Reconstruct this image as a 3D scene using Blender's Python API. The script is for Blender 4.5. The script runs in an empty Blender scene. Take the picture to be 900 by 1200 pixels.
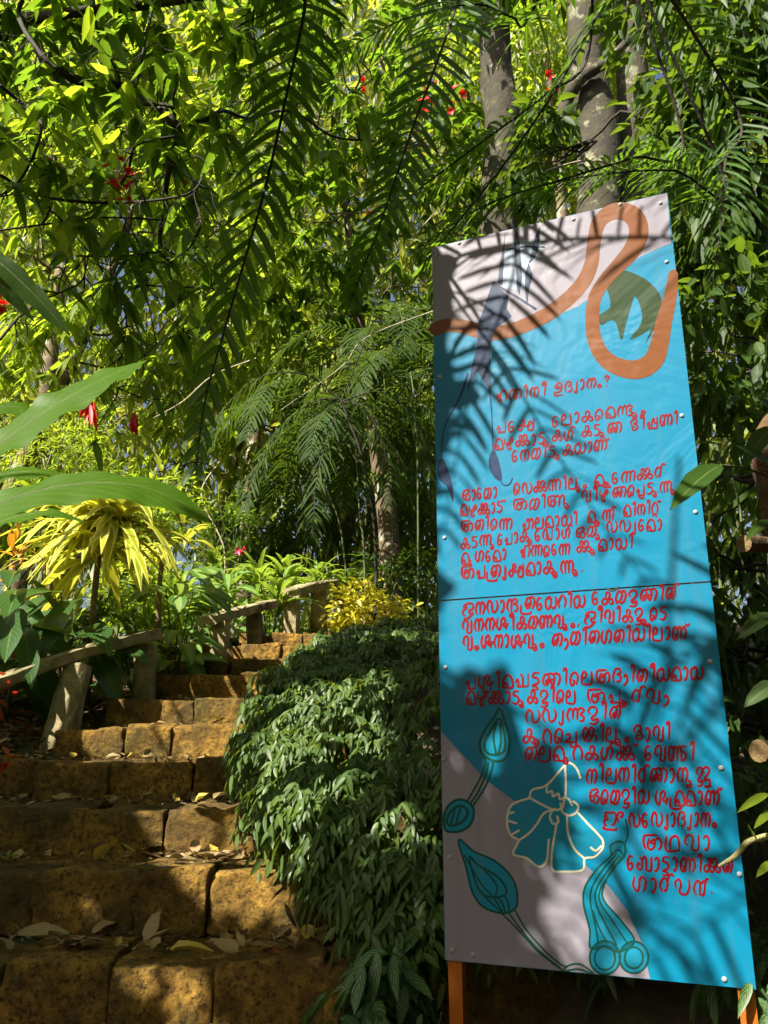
import bpy, math, random
import numpy as np
from mathutils import Vector
from math import radians, sin, cos, pi

rng = np.random.default_rng(7)
random.seed(7)
scene = bpy.context.scene
COL = scene.collection

# ------------------------------------------------------------------ camera
F, CX, CY, PITCH, HC = 974.0, 450.0, 600.0, radians(16.2), 1.6
cam_d = bpy.data.cameras.new('camera')
cam = bpy.data.objects.new('camera', cam_d)
COL.objects.link(cam)
cam.location = (0, 0, HC)
cam.rotation_euler = (radians(90) + PITCH, 0, 0)
cam_d.sensor_fit = 'VERTICAL'
cam_d.sensor_height = 36.0
cam_d.sensor_width = 27.0
cam_d.lens = F / 1200.0 * 36.0
cam_d.clip_end = 2000
cam_d.clip_start = 0.05
scene.camera = cam
scene.render.resolution_x, scene.render.resolution_y = 768, 1024

# ------------------------------------------------------------------ light
SUN = Vector((-0.52, -0.50, 0.69)).normalized()          # towards the sun
world = bpy.data.worlds.new('World')
scene.world = world
world.use_nodes = True
wnt = world.node_tree
bg = wnt.nodes['Background']
sky = wnt.nodes.new('ShaderNodeTexSky')
sky.sky_type = 'NISHITA'
sky.sun_disc = False
sky.sun_elevation = math.asin(SUN.z)
sky.sun_rotation = math.atan2(SUN.x, SUN.y)
sky.air_density = 1.0
sky.dust_density = 6.0
wnt.links.new(sky.outputs[0], bg.inputs[0])
bg.inputs[1].default_value = 0.05
sun_d = bpy.data.lights.new('sun', 'SUN')
sun_d.energy = 5.0
sun_d.angle = radians(0.4)
sun_d.color = (1.0, 0.93, 0.80)
sun = bpy.data.objects.new('sun', sun_d)
COL.objects.link(sun)
sun.location = (-20, -20, 30)
sun.rotation_euler = SUN.to_track_quat('Z', 'Y').to_euler()
scene.view_settings.view_transform = 'Standard'
scene.view_settings.look = 'None'
scene.view_settings.gamma = 1.0
scene.view_settings.exposure = 1.78
scene.view_settings.use_curve_mapping = False
try:
    scene.cycles.max_bounces = 6
    scene.cycles.transparent_max_bounces = 4
    scene.cycles.diffuse_bounces = 3
    scene.cycles.glossy_bounces = 2
    scene.cycles.transmission_bounces = 4
    scene.cycles.sample_clamp_indirect = 6.0
except Exception:
    pass

# ------------------------------------------------------------------ helpers
cP, sP = cos(PITCH), sin(PITCH)

def ray(u, v):
    a, b = (u - CX) / F, (CY - v) / F
    return a, cP - b * sP, sP + b * cP

def px(u, v, y):
    """world point seen at photo pixel (u, v) at ground distance y"""
    dx, dy, dz = ray(u, v)
    return np.array((dx / dy * y, y, dz / dy * y + HC))

def project(P):
    P = np.asarray(P, float)
    x, y, z = P[..., 0], P[..., 1], P[..., 2] - HC
    zc = y * cP + z * sP
    yc = -y * sP + z * cP
    zc = np.maximum(zc, 1e-3)
    return CX + F * x / zc, CY - F * yc / zc

def nrm(a):
    a = np.asarray(a, float)
    return a / np.maximum(np.linalg.norm(a, axis=-1, keepdims=True), 1e-9)

class MB:
    """collects vertices, quads and triangles and links them as ONE mesh"""
    def __init__(s):
        s.v, s.n = [], 0
        s.q, s.qm, s.qu = [], [], []
        s.t, s.tm, s.tu = [], [], []
    def add(s, V, Q=None, T=None, m=0, uv=None):
        V = np.asarray(V, float).reshape(-1, 3)
        if uv is None:
            uv = np.zeros((len(V), 2))
        uv = np.asarray(uv, float)
        if Q is not None and len(Q):
            Q = np.asarray(Q, int).reshape(-1, 4)
            s.q.append(Q + s.n); s.qm.append(np.full(len(Q), m)); s.qu.append(uv[Q])
        if T is not None and len(T):
            T = np.asarray(T, int).reshape(-1, 3)
            s.t.append(T + s.n); s.tm.append(np.full(len(T), m)); s.tu.append(uv[T])
        s.v.append(V); s.n += len(V)
        return s
    def build(s, name, mats, parent=None, smooth=True):
        V = np.concatenate(s.v) if s.v else np.zeros((0, 3))
        if parent is not None:
            off = np.array(parent['_base']) if '_base' in parent else np.array((0., 0., 0.))
            V = V - off
            loc = None
        else:
            off = V.mean(0) if len(V) else np.zeros(3)
            if len(V):
                off[2] = V[:, 2].min()
            V = V - off
            loc = off
        Q = np.concatenate(s.q) if s.q else np.zeros((0, 4), int)
        T = np.concatenate(s.t) if s.t else np.zeros((0, 3), int)
        me = bpy.data.meshes.new(name)
        me.vertices.add(len(V)); me.vertices.foreach_set('co', V.astype(np.float32).ravel())
        nl = Q.size + T.size
        me.loops.add(nl)
        me.loops.foreach_set('vertex_index', np.concatenate([Q.ravel(), T.ravel()]).astype(np.int32))
        me.polygons.add(len(Q) + len(T))
        me.polygons.foreach_set('loop_start', np.concatenate([np.arange(len(Q)) * 4, Q.size + np.arange(len(T)) * 3]).astype(np.int32))
        mi = np.concatenate([*(s.qm or [np.zeros(0)]), *(s.tm or [np.zeros(0)])]).astype(np.int32)
        me.polygons.foreach_set('material_index', mi)
        me.polygons.foreach_set('use_smooth', np.full(len(mi), bool(smooth)))
        ul = me.uv_layers.new(name='UVMap')
        uvs = [a.reshape(-1, 2) for a in s.qu] + [a.reshape(-1, 2) for a in s.tu]
        if uvs:
            ul.data.foreach_set('uv', np.concatenate(uvs).astype(np.float32).ravel())
        for m in (mats if isinstance(mats, (list, tuple)) else [mats]):
            me.materials.append(m)
        me.update(calc_edges=True)
        me.validate()
        o = bpy.data.objects.new(name, me)
        COL.objects.link(o)
        if parent is not None:
            o.parent = parent
            o['_base'] = parent['_base'] if '_base' in parent else (0., 0., 0.)
        else:
            o.location = loc
            o['_base'] = tuple(float(c) for c in loc)
        return o

def thing(name, label, cat, loc=(0, 0, 0), group=None):
    o = bpy.data.objects.new(name, None)
    COL.objects.link(o)
    o.empty_display_size = 0.1
    o.location = loc
    o['_base'] = tuple(float(c) for c in loc)
    return tag(o, label, cat, group)

def tag(o, label=None, cat=None, group=None, kind=None):
    if label: o['label'] = label
    if cat: o['category'] = cat
    if group: o['group'] = group
    if kind: o['kind'] = kind
    return o

def smooth_path(P, n=8, closed=False):
    P = [np.asarray(p, float) for p in P]
    if closed:
        P = [P[-1]] + P + [P[0], P[1]]
    else:
        P = [2 * P[0] - P[1]] + P + [2 * P[-1] - P[-2]]
    out = []
    for i in range(1, len(P) - 2):
        p0, p1, p2, p3 = P[i - 1], P[i], P[i + 1], P[i + 2]
        for k in range(n):
            t = k / n
            out.append(0.5 * (2 * p1 + (p2 - p0) * t + (2 * p0 - 5 * p1 + 4 * p2 - p3) * t * t + (3 * p1 - p0 - 3 * p2 + p3) * t ** 3))
    out.append(P[-2])
    return np.array(out)

def tube(mb, P, R, ns=7, m=0, cap=True, rough=0.0):
    P = np.asarray(P, float); n = len(P)
    R = np.broadcast_to(np.asarray(R, float), (n,)) if np.ndim(R) == 0 else np.interp(np.linspace(0, 1, n), np.linspace(0, 1, len(R)), R)
    T = nrm(np.gradient(P, axis=0))
    ref = np.array((0.31, 0.17, 1.0)) if abs(T[0, 2]) < 0.8 else np.array((1.0, 0.2, 0.1))
    U = np.zeros_like(P); u = nrm(np.cross(T[0], ref))
    for i in range(n):
        u = nrm(u - T[i] * np.dot(u, T[i])); U[i] = u
    W = np.cross(T, U)
    a = np.arange(ns) / ns * 2 * pi
    rr = R[:, None] * (1 + rough * rng.normal(size=(n, ns)))
    V = P[:, None, :] + rr[..., None] * (np.cos(a)[None, :, None] * U[:, None, :] + np.sin(a)[None, :, None] * W[:, None, :])
    i, j = np.meshgrid(np.arange(n - 1), np.arange(ns), indexing='ij')
    j2 = (j + 1) % ns
    Q = np.stack([i * ns + j, i * ns + j2, (i + 1) * ns + j2, (i + 1) * ns + j], -1).reshape(-1, 4)
    L = np.concatenate([[0], np.cumsum(np.linalg.norm(np.diff(P, axis=0), axis=1))])
    uv = np.stack([np.tile(np.arange(ns) / ns, n), np.repeat(L, ns)], -1)
    mb.add(V.reshape(-1, 3), Q, m=m, uv=uv)
    if cap:
        for k in (0, n - 1):
            ring = V[k]
            VV = np.vstack([ring, ring.mean(0)])
            TT = [(b, (b + 1) % ns, ns) if k else ((b + 1) % ns, b, ns) for b in range(ns)]
            mb.add(VV, T=TT, m=m)

def box(mb, c, s, m=0, rot=0.0):
    c = np.asarray(c, float); s = np.asarray(s, float) / 2
    V = np.array([(x, y, z) for x in (-1, 1) for y in (-1, 1) for z in (-1, 1)], float) * s
    if rot:
        ca, sa = cos(rot), sin(rot)
        V = np.stack([V[:, 0] * ca - V[:, 1] * sa, V[:, 0] * sa + V[:, 1] * ca, V[:, 2]], -1)
    Q = [(0, 1, 3, 2), (4, 6, 7, 5), (0, 4, 5, 1), (2, 3, 7, 6), (0, 2, 6, 4), (1, 5, 7, 3)]
    mb.add(V + c, Q, m=m)

LEAF_ROWS = {
    'lance': ([0, .12, .35, .65, 1], [.06, .62, 1, .7, .02]),
    'broad': ([0, .08, .25, .5, .78, 1], [.05, .55, .95, 1, .62, .02]),
    'strap': ([0, .2, .4, .6, .8, 1], [.7, .95, 1, .9, .62, .03]),
    'pinna': ([0, .1, .5, .85, 1], [.45, .9, 1, .8, .1]),
    'tiny': ([0, .45, 1], [.05, 1, .02]),
}

def leaves(mb, P, D, N, L, W, kind='lance', droop=0.2, fold=0.25, m=0):
    """many leaves at once: base points P, directions D, face normals N, lengths L, full widths W"""
    P = np.asarray(P, float).reshape(-1, 3); n = len(P)
    if n == 0: return
    D = nrm(np.broadcast_to(D, (n, 3))); N = np.broadcast_to(N, (n, 3)) + 1e-4
    L = np.broadcast_to(np.asarray(L, float), (n,)); W = np.broadcast_to(np.asarray(W, float), (n,)) * 0.5
    dr = np.broadcast_to(np.asarray(droop, float), (n,))
    S = nrm(np.cross(D, N)); NN = np.cross(S, D)
    ts, ws = map(np.array, LEAF_ROWS[kind])
    r = len(ts)
    cols = np.array((-1, 0, 1.0))
    c = P[:, None, :] + D[:, None, :] * (L[:, None] * ts)[..., None]
    c[..., 2] -= (dr * L)[:, None] * ts ** 2
    off = S[:, None, None, :] * (W[:, None, None] * ws[None, :, None] * cols)[..., None]
    lift = NN[:, None, None, :] * (W[:, None, None] * ws[None, :, None] * np.abs(cols) * fold)[..., None]
    V = (c[:, :, None, :] + off + lift).reshape(-1, 3)
    i, j = np.meshgrid(np.arange(r - 1), np.arange(2), indexing='ij')
    q = np.stack([i * 3 + j, i * 3 + j + 1, (i + 1) * 3 + j + 1, (i + 1) * 3 + j], -1).reshape(-1, 4)
    Q = (q[None] + (np.arange(n) * r * 3)[:, None, None]).reshape(-1, 4)
    uv1 = np.stack([np.tile((cols + 1) / 2, r), np.repeat(ts, 3)], -1)
    mb.add(V, Q, m=m, uv=np.tile(uv1, (n, 1)))

def rnd_dir(n, up=0.0, rs=None):
    g = (rs or rng).normal(size=(n, 3))
    g[:, 2] += up
    return nrm(g)

# ------------------------------------------------------------------ materials
def new_mat(name):
    m = bpy.data.materials.new(name)
    m.use_nodes = True
    nt = m.node_tree
    return m, nt, nt.nodes['Principled BSDF'], nt.nodes['Material Output']

def nd(nt, typ, **kw):
    n = nt.nodes.new(typ)
    for k, v in kw.items():
        setattr(n, k, v)
    return n

def ramp(nt, fac, stops, interp='LINEAR'):
    r = nt.nodes.new('ShaderNodeValToRGB')
    r.color_ramp.interpolation = interp
    e = r.color_ramp.elements
    while len(e) > 1: e.remove(e[-1])
    e[0].position, e[0].color = stops[0][0], (*stops[0][1], 1)
    for p, c in stops[1:]:
        x = e.new(p); x.color = (*c, 1)
    nt.links.new(fac, r.inputs[0])
    return r.outputs[0]

def noise(nt, scale, detail=4, coord='Object', rough=0.6, dist=0.0):
    tc = nt.nodes.new('ShaderNodeTexCoord')
    t = nt.nodes.new('ShaderNodeTexNoise')
    t.inputs['Scale'].default_value = scale
    t.inputs['Detail'].default_value = detail
    t.inputs['Roughness'].default_value = rough
    t.inputs['Distortion'].default_value = dist
    nt.links.new(tc.outputs[coord], t.inputs['Vector'])
    return t.outputs['Fac']

def mix(nt, fac, a, b, mode='MIX'):
    m = nt.nodes.new('ShaderNodeMix')
    m.data_type = 'RGBA'; m.blend_type = mode
    for s, val in ((m.inputs[0], fac), (m.inputs[6], a), (m.inputs[7], b)):
        if hasattr(val, 'links') or isinstance(val, bpy.types.NodeSocket):
            nt.links.new(val, s)
        elif isinstance(val, (int, float)):
            s.default_value = val
        else:
            s.default_value = (*val, 1)
    return m.outputs[2]

def math_n(nt, op, a, b=None, clamp=False):
    m = nt.nodes.new('ShaderNodeMath'); m.operation = op; m.use_clamp = clamp
    for s, val in ((m.inputs[0], a), (m.inputs[1], b)):
        if val is None: continue
        if isinstance(val, bpy.types.NodeSocket): nt.links.new(val, s)
        else: s.default_value = val
    return m.outputs[0]

def bump(nt, bs, h, strength=0.4, dist=0.01):
    b = nt.nodes.new('ShaderNodeBump')
    b.inputs['Strength'].default_value = strength
    b.inputs['Distance'].default_value = dist
    nt.links.new(h, b.inputs['Height'])
    nt.links.new(b.outputs[0], bs.inputs['Normal'])

def leaf_mat(name, cols, trans=0.4, tcol=None, rough=0.42, pattern=None, pcol=(0.5, 0.55, 0.3), spec=0.5, dead=0.0):
    """leaf blade: a hue of its own per leaf, a paler midrib, light shining through"""
    m, nt, bs, out = new_mat(name)
    g = nt.nodes.new('ShaderNodeNewGeometry')
    n = len(cols)
    base = ramp(nt, g.outputs['Random Per Island'], [(i / max(1, n - 1), c) for i, c in enumerate(cols)])
    uvn = nt.nodes.new('ShaderNodeUVMap')
    sep = nt.nodes.new('ShaderNodeSeparateXYZ')
    nt.links.new(uvn.outputs[0], sep.inputs[0])
    u, v = sep.outputs[0], sep.outputs[1]
    du = math_n(nt, 'ABSOLUTE', math_n(nt, 'SUBTRACT', u, 0.5))
    if pattern == 'pinstripe':      # pale feathered bars between the side veins
        k = math_n(nt, 'SUBTRACT', math_n(nt, 'MULTIPLY', v, 34.0), math_n(nt, 'MULTIPLY', du, 30.0))
        w = math_n(nt, 'SINE', k)
        f = math_n(nt, 'MULTIPLY', math_n(nt, 'SUBTRACT', w, 0.25, True), math_n(nt, 'LESS_THAN', du, 0.42))
        base = mix(nt, math_n(nt, 'MULTIPLY', f, 0.9), base, pcol)
    elif pattern == 'margin':       # cream edges
        nz = noise(nt, 9, 2, 'UV')
        f = math_n(nt, 'GREATER_THAN', math_n(nt, 'ADD', du, math_n(nt, 'MULTIPLY', nz, 0.2)), 0.36)
        base = mix(nt, f, base, pcol)
    elif pattern == 'centre':
        f = math_n(nt, 'LESS_THAN', du, 0.2)
        base = mix(nt, f, base, pcol)
    elif pattern == 'veins':
        k = math_n(nt, 'SUBTRACT', math_n(nt, 'MULTIPLY', v, 70.0), math_n(nt, 'MULTIPLY', du, 40.0))
        f = math_n(nt, 'MULTIPLY', math_n(nt, 'GREATER_THAN', math_n(nt, 'SINE', k), 0.6), 0.4)
        base = mix(nt, f, base, pcol)
    rib = math_n(nt, 'LESS_THAN', du, 0.035)
    base = mix(nt, math_n(nt, 'MULTIPLY', rib, 0.35), base, (0.22, 0.28, 0.08))
    nz2 = noise(nt, 14, 3)
    base = mix(nt, math_n(nt, 'MULTIPLY', nz2, 0.35), base, tuple(c * 0.55 for c in cols[0]))
    nt.links.new(base, bs.inputs['Base Color'])
    bs.inputs['Roughness'].default_value = rough
    bs.inputs['Specular IOR Level'].default_value = spec
    if trans > 0:
        tr = nt.nodes.new('ShaderNodeBsdfTranslucent')
        tc = mix(nt, 0.65, base, tcol, 'MIX') if tcol else base
        nt.links.new(tc, tr.inputs[0])
        ms = nt.nodes.new('ShaderNodeMixShader')
        ms.inputs[0].default_value = trans
        nt.links.new(bs.outputs[0], ms.inputs[1]); nt.links.new(tr.outputs[0], ms.inputs[2])
        nt.links.new(ms.outputs[0], out.inputs[0])
    return m

def bark_mat(name, c1, c2, lichen=None, scale=9, amount=0.55):
    m, nt, bs, out = new_mat(name)
    f = noise(nt, scale, 8, rough=0.7)
    c = ramp(nt, f, [(0.3, c1), (0.7, c2)])
    if lichen:
        f2 = noise(nt, scale * 0.6, 6, rough=0.65)
        msk = ramp(nt, f2, [(amount, (0, 0, 0)), (amount + 0.08, (1, 1, 1))])
        c = mix(nt, msk, c, lichen)
    nt.links.new(c, bs.inputs['Base Color'])
    bs.inputs['Roughness'].default_value = 0.9
    bump(nt, bs, noise(nt, scale * 2.5, 8), 0.7, 0.02)
    return m

def paint_mat(name, col, rough=0.42, wear=0.12, dirt=1.0):
    """brushed enamel on thin, slightly dented sheet metal"""
    m, nt, bs, out = new_mat(name)
    f = noise(nt, 3.0, 6)
    c = mix(nt, math_n(nt, 'MULTIPLY', f, wear * 2), col, tuple(x * 0.6 for x in col))
    f3 = noise(nt, 60.0, 3)
    c = mix(nt, math_n(nt, 'MULTIPLY', math_n(nt, 'GREATER_THAN', f3, 0.72), 0.25), c, tuple(min(1, x * 1.3 + 0.05) for x in col))
    tc = nt.nodes.new('ShaderNodeTexCoord'); mp = nt.nodes.new('ShaderNodeMapping'); mp.inputs['Scale'].default_value = (22, 22, 1.1)
    nt.links.new(tc.outputs['Object'], mp.inputs['Vector'])
    st_ = nt.nodes.new('ShaderNodeTexNoise'); st_.inputs['Scale'].default_value = 1.0; st_.inputs['Detail'].default_value = 6
    nt.links.new(mp.outputs[0], st_.inputs['Vector'])
    run = ramp(nt, st_.outputs['Fac'], [(.52, (0, 0, 0)), (.75, (1, 1, 1))])
    c = mix(nt, math_n(nt, 'MULTIPLY', run, .16 * dirt), c, (.09, .085, .07))
    spk = ramp(nt, noise(nt, 34, 5, rough=.75), [(.66, (0, 0, 0)), (.72, (1, 1, 1))])
    c = mix(nt, math_n(nt, 'MULTIPLY', spk, .35 * dirt), c, (.06, .05, .035))
    nt.links.new(c, bs.inputs['Base Color'])
    bs.inputs['Roughness'].default_value = rough
    bs.inputs['Specular IOR Level'].default_value = 0.12
    bump(nt, bs, math_n(nt, 'ADD', noise(nt, 3.2, 3, dist=1.2), math_n(nt, 'MULTIPLY', noise(nt, 40, 3), 0.02)), 0.22, 0.035)
    return m

M = {}
M['teal'] = paint_mat('teal_enamel', (0.0015, 0.128, 0.228))
M['grey'] = paint_mat('lavender_grey_enamel', (0.18, 0.168, 0.205))
M['brown'] = paint_mat('ochre_brown_enamel', (0.12, 0.035, 0.004))
M['navy'] = paint_mat('navy_enamel', (0.004, 0.018, 0.055), dirt=.2)
M['paleblue'] = paint_mat('pale_blue_enamel', (0.22, 0.28, 0.36))
M['olive'] = paint_mat('olive_enamel', (0.010, 0.028, 0.005))
M['greenline'] = paint_mat('dark_green_enamel', (0.003, 0.05, 0.035))
M['cream'] = paint_mat('cream_enamel', (0.40, 0.385, 0.28))
M['red'] = paint_mat('red_enamel', (0.14, 0.001, 0.005))
M['flowerteal'] = paint_mat('deep_teal_enamel', (0.003, 0.15, 0.245))
M['orange'] = paint_mat('orange_post_paint', (0.30, 0.085, 0.008), 0.5)
M['steel'] = paint_mat('galvanised_steel', (0.25, 0.27, 0.28), 0.45)
M['bark_dark'] = bark_mat('dark_wet_bark', (0.010, 0.008, 0.006), (0.04, 0.03, 0.02))
M['bark'] = bark_mat('brown_bark', (0.05, 0.035, 0.02), (0.16, 0.11, 0.06), (0.28, 0.27, 0.20), 5)
M['lichen_bark'] = bark_mat('lichen_mottled_bark', (0.010, 0.009, 0.005), (0.045, 0.038, 0.018), (0.15, 0.15, 0.095), 7, 0.56)
M['stub'] = bark_mat('brown_fibrous_stub', (0.025, 0.013, 0.005), (0.12, 0.065, 0.022), None, 22)
M['cutwood'] = bark_mat('cut_wood', (0.09, 0.055, 0.02), (0.22, 0.15, 0.06), None, 16)
# ------------------------------------------------------------------ the sign
SL = np.array((0.181, 2.741)); SR = np.array((0.967, 2.420))
SE = np.append((SR - SL) / np.linalg.norm(SR - SL), 0.0)       # along the board
SN = np.array((-(-SE[1]) * -1, -SE[0], 0.0)); SN = np.array((SE[1], -SE[0], 0.0))   # out of its face, to the camera
SW = np.linalg.norm(SR - SL)
S0 = np.array((SL[0], SL[1], 0.0))

def on_sign(p, off=0.0):
    """a point of the board's face, read off the photo"""
    d = np.array(ray(p[0], p[1])); o = np.array((0, 0, HC))
    t = np.dot(S0 - o, SN) / np.dot(d, SN)
    return o + d * t + SN * off * 0.4

def sign_xy(p):
    w = on_sign(p) - S0
    return np.dot(w, SE), w[2]

def from_xy(x, z, off=0.0):
    return S0 + SE * x + np.array((0, 0, z)) + SN * off

TL, TR, BL, BR = (sign_xy(p) for p in ((506, 290), (782, 226), (523, 1125), (888, 1160)))
ZT, ZB = (TL[1] + TR[1]) / 2, (BL[1] + BR[1]) / 2
ml, mr = sign_xy((514, 702)), sign_xy((833, 684))
ZM = (ml[1] + mr[1]) / 2
board = thing('painted_sign', 'tall turquoise painted metal signboard with red Malayalam lettering standing beside the steps', 'sign', (*(SL * 0.5 + SR * 0.5), 0.62))

def panel(name, z0, z1, tilt=0.0):
    mb = MB()
    nx, nz = 12, max(4, int((z1 - z0) * 14))
    th = 0.005
    xs, zs = np.linspace(0, SW, nx + 1), np.linspace(z0, z1, nz + 1)
    for side in (0, 1):
        X, Z = np.meshgrid(xs, zs, indexing='ij')
        V = S0 + SE * X[..., None] + np.array((0, 0, 1.0)) * Z[..., None] + SN * (-th if side else 0.0)
        i, j = np.meshgrid(np.arange(nx), np.arange(nz), indexing='ij')
        w = nz + 1
        Q = np.stack([i * w + j, (i + 1) * w + j, (i + 1) * w + j + 1, i * w + j + 1], -1).reshape(-1, 4)
        if side: Q = Q[:, ::-1]
        mb.add(V.reshape(-1, 3), Q, m=1 if side else 0)
    c = [(0, z0), (SW, z0), (SW, z1), (0, z1)]
    for k in range(4):
        a, b = c[k], c[(k + 1) % 4]
        mb.add([from_xy(*a), from_xy(*b), from_xy(*b, -th), from_xy(*a, -th)], [(0, 3, 2, 1)], m=1)
    return mb.build(name, [M['teal'], M['steel']], board, smooth=False)
p_up = panel('panel', ZM + 0.0025, ZT)
p_lo = panel('panel', ZB, ZM - 0.0025)
p_up['label'] = 'upper sheet of the board with the drongo and the brown vine'
p_lo['label'] = 'lower sheet of the board with painted buds and a flower'

from mathutils.geometry import tessellate_polygon
def sign_poly(mb, pts, off, m=0, sm=0):
    if sm: pts = smooth_path(pts, sm, True)[:-1]
    W = [on_sign(p, off) for p in pts]
    P2 = [Vector((np.dot(w - S0, SE), w[2], 0)) for w in W]
    tri = tessellate_polygon([P2])
    T = []
    for a, b, c in tri:
        A, B, C = P2[a], P2[b], P2[c]
        T.append((a, b, c) if (B - A).cross(C - A).z > 0 else (a, c, b))
    mb.add(W, T=T, m=m)

def sign_ribbon(mb, pts, w, off, m=0, sm=5, taper=False, closed=False):
    """a brush stroke on the board; pts and widths in photo pixels"""
    P = smooth_path(pts, sm, closed) if sm and len(pts) > 2 else np.array(pts, float)
    n = len(P)
    w = np.interp(np.linspace(0, 1, n), np.linspace(0, 1, np.size(w)), np.atleast_1d(w)).astype(float) if np.size(w) > 1 else np.full(n, float(w))
    if taper:
        w = w * np.clip(np.minimum(np.linspace(0.6, 4, n), np.linspace(4, 0.6, n)), 0, 1)
    T = nrm(np.gradient(P, axis=0))
    S = np.stack([-T[:, 1], T[:, 0]], -1)
    L, R = P - S * w[:, None] / 2, P + S * w[:, None] / 2
    if not closed:      # rounded ends
        L = np.vstack([P[0] - T[0] * w[0] * .35 - S[0] * w[0] * .2, L, P[-1] + T[-1] * w[-1] * .35 - S[-1] * w[-1] * .2])
        R = np.vstack([P[0] - T[0] * w[0] * .35 + S[0] * w[0] * .2, R, P[-1] + T[-1] * w[-1] * .35 + S[-1] * w[-1] * .2])
    n = len(L)
    o = off + np.linspace(0, 0.0004, n)
    V = np.array([on_sign(p, o[i]) for i, p in enumerate(L)] + [on_sign(p, o[i]) for i, p in enumerate(R)])
    i = np.arange(n - 1)
    Q = np.stack([i, i + n, i + n + 1, i + 1], -1)
    a, b, c = V[Q[0][0]], V[Q[0][1]], V[Q[0][2]]
    if np.dot(np.cross(b - a, c - a), SN) < 0: Q = Q[:, ::-1]
    mb.add(V, Q, m=m)

def Z5(l): return [(490 + x / 2.5, 210 + y / 2.5) for x, y in l]
def Z6(l): return [(500 + x / 3.2143, 820 + y / 3.2143) for x, y in l]
def Z7(l): return [(500 + x / 2.25, 960 + y / 2.25) for x, y in l]
def Z4(l): return [(560 + x / 2.647, 840 + y / 2.647) for x, y in l]
def ZB_(l): return [(500 + x / 5.0, 240 + y / 5.0) for x, y in l]
def Z1(l): return [(500 + x / 2.647, 430 + y / 2.647) for x, y in l]

# grounds of lavender grey paint, part of the two sheets' look
mb = MB()
sign_poly(mb, [sum_ for sum_ in [tuple(np.array(project(from_xy(0.001, ZT - 0.001)))), tuple(np.array(project(from_xy(SW - 0.001, ZT - 0.001))))]] +
          Z5([(741, 188), (700, 205), (650, 228), (600, 262), (560, 295), (520, 335), (470, 372), (400, 402), (330, 428), (240, 446), (180, 446), (120, 436), (80, 434)]) + [tuple(np.array(project(from_xy(0.001, sign_xy((508, 382))[1]))))], 0.0006)
mb.build('painted_ground', [M['grey']], board, smooth=False)
mb = MB()
sign_poly(mb, [tuple(np.array(project(from_xy(0.001, sign_xy((519, 857))[1])))), (540, 882), (568, 913), (600, 937), (650, 968), (682, 1010), (713, 1038), (735, 1067), (753, 1107)] +
          [tuple(np.array(project(from_xy(sign_xy((762, 1149))[0], ZB + 0.001)))), tuple(np.array(project(from_xy(0.001, ZB + 0.001))))], 0.0006)
mb.build('painted_ground', [M['grey']], board, smooth=False)
# brown vine
mb = MB()
vine = Z5([(46, 440), (90, 428), (140, 434), (200, 450), (260, 446), (320, 425), (380, 395), (440, 350), (485, 300), (508, 245), (515, 185), (528, 130), (560, 100), (600, 94), (636, 115), (646, 160), (625, 210), (585, 255), (545, 300), (517, 350), (510, 420), (520, 480), (550, 528), (600, 554), (650, 556), (690, 530), (708, 480), (720, 420), (735, 360), (744, 310), (748, 275)])
sign_ribbon(mb, vine, [16, 16, 17, 17, 16, 17, 17, 17, 16, 16, 17, 20, 23, 23, 20, 16, 15, 16, 17, 19, 21, 23, 23, 20, 17, 14, 11], 0.0014, sm=6)
mb.build('painted_vine', [M['brown']], board, smooth=False)
# olive leaf
mb = MB()
def ZL(l): return [(670 + x / 5.457, 230 + y / 5.457) for x, y in l]
sign_poly(mb, ZL([(215, 545), (290, 482), (350, 476), (430, 508), (500, 552), (558, 618), (582, 690), (572, 775), (525, 830), (450, 884), (368, 916), (425, 845), (450, 785), (442, 722), (424, 668), (400, 640), (384, 690), (362, 760), (342, 835), (320, 926), (298, 862), (274, 795), (232, 800), (186, 826), (176, 760), (246, 712), (236, 625)]), 0.0010, sm=2)
sign_poly(mb, ZL([(552, 785), (536, 830), (500, 900), (470, 945), (505, 850), (530, 800)]), 0.0012)
mb.build('painted_leaf', [M['olive']], board, smooth=False)
# racket-tailed drongo
mb = MB()
sign_poly(mb, ZB_([(460, 290), (520, 210), (600, 205), (660, 230), (712, 242), (660, 280), (600, 380), (580, 480), (520, 500), (440, 480)]), 0.0010, m=1)
sign_poly(mb, ZB_([(385, 458), (440, 500), (480, 535), (470, 610), (500, 655), (440, 700), (390, 740), (375, 830), (372, 960), (378, 1095), (350, 1060), (298, 975), (262, 1040), (236, 1098), (268, 930), (300, 800), (300, 700), (330, 620)]), 0.0020)
sign_poly(mb, ZB_([(460, 158), (455, 300), (445, 470), (415, 470), (430, 330), (448, 250)]), 0.0012)
sign_poly(mb, ZB_([(524, 140), (545, 220), (552, 320), (560, 420), (545, 530), (530, 500), (520, 330), (512, 220)]), 0.0022)
sign_poly(mb, ZB_([(664, 125), (662, 210), (650, 280), (622, 330), (600, 345), (622, 410), (600, 500), (590, 590), (575, 500), (578, 400), (610, 300), (630, 200)]), 0.0012)
sign_ribbon(mb, ZB_([(390, 455), (450, 495), (520, 535), (590, 580), (640, 612)]), 2.6, 0.0030)
sign_ribbon(mb, ZB_([(470, 265), (530, 250), (600, 245), (690, 248)]), 2.0, 0.0030)
sign_ribbon(mb, Z1([(128, 20), (105, 90), (62, 170), (48, 230), (46, 285)]), [3, 1.6, 1.3], 0.0018)
sign_poly(mb, Z1([(46, 280), (32, 310), (40, 350), (62, 370), (74, 400), (82, 420), (82, 380), (70, 330), (58, 300)]), 0.0022, sm=2)
sign_ribbon(mb, Z1([(186, 20), (196, 80), (202, 150), (206, 260)]), [3, 1.6, 1.3], 0.0018)
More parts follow.
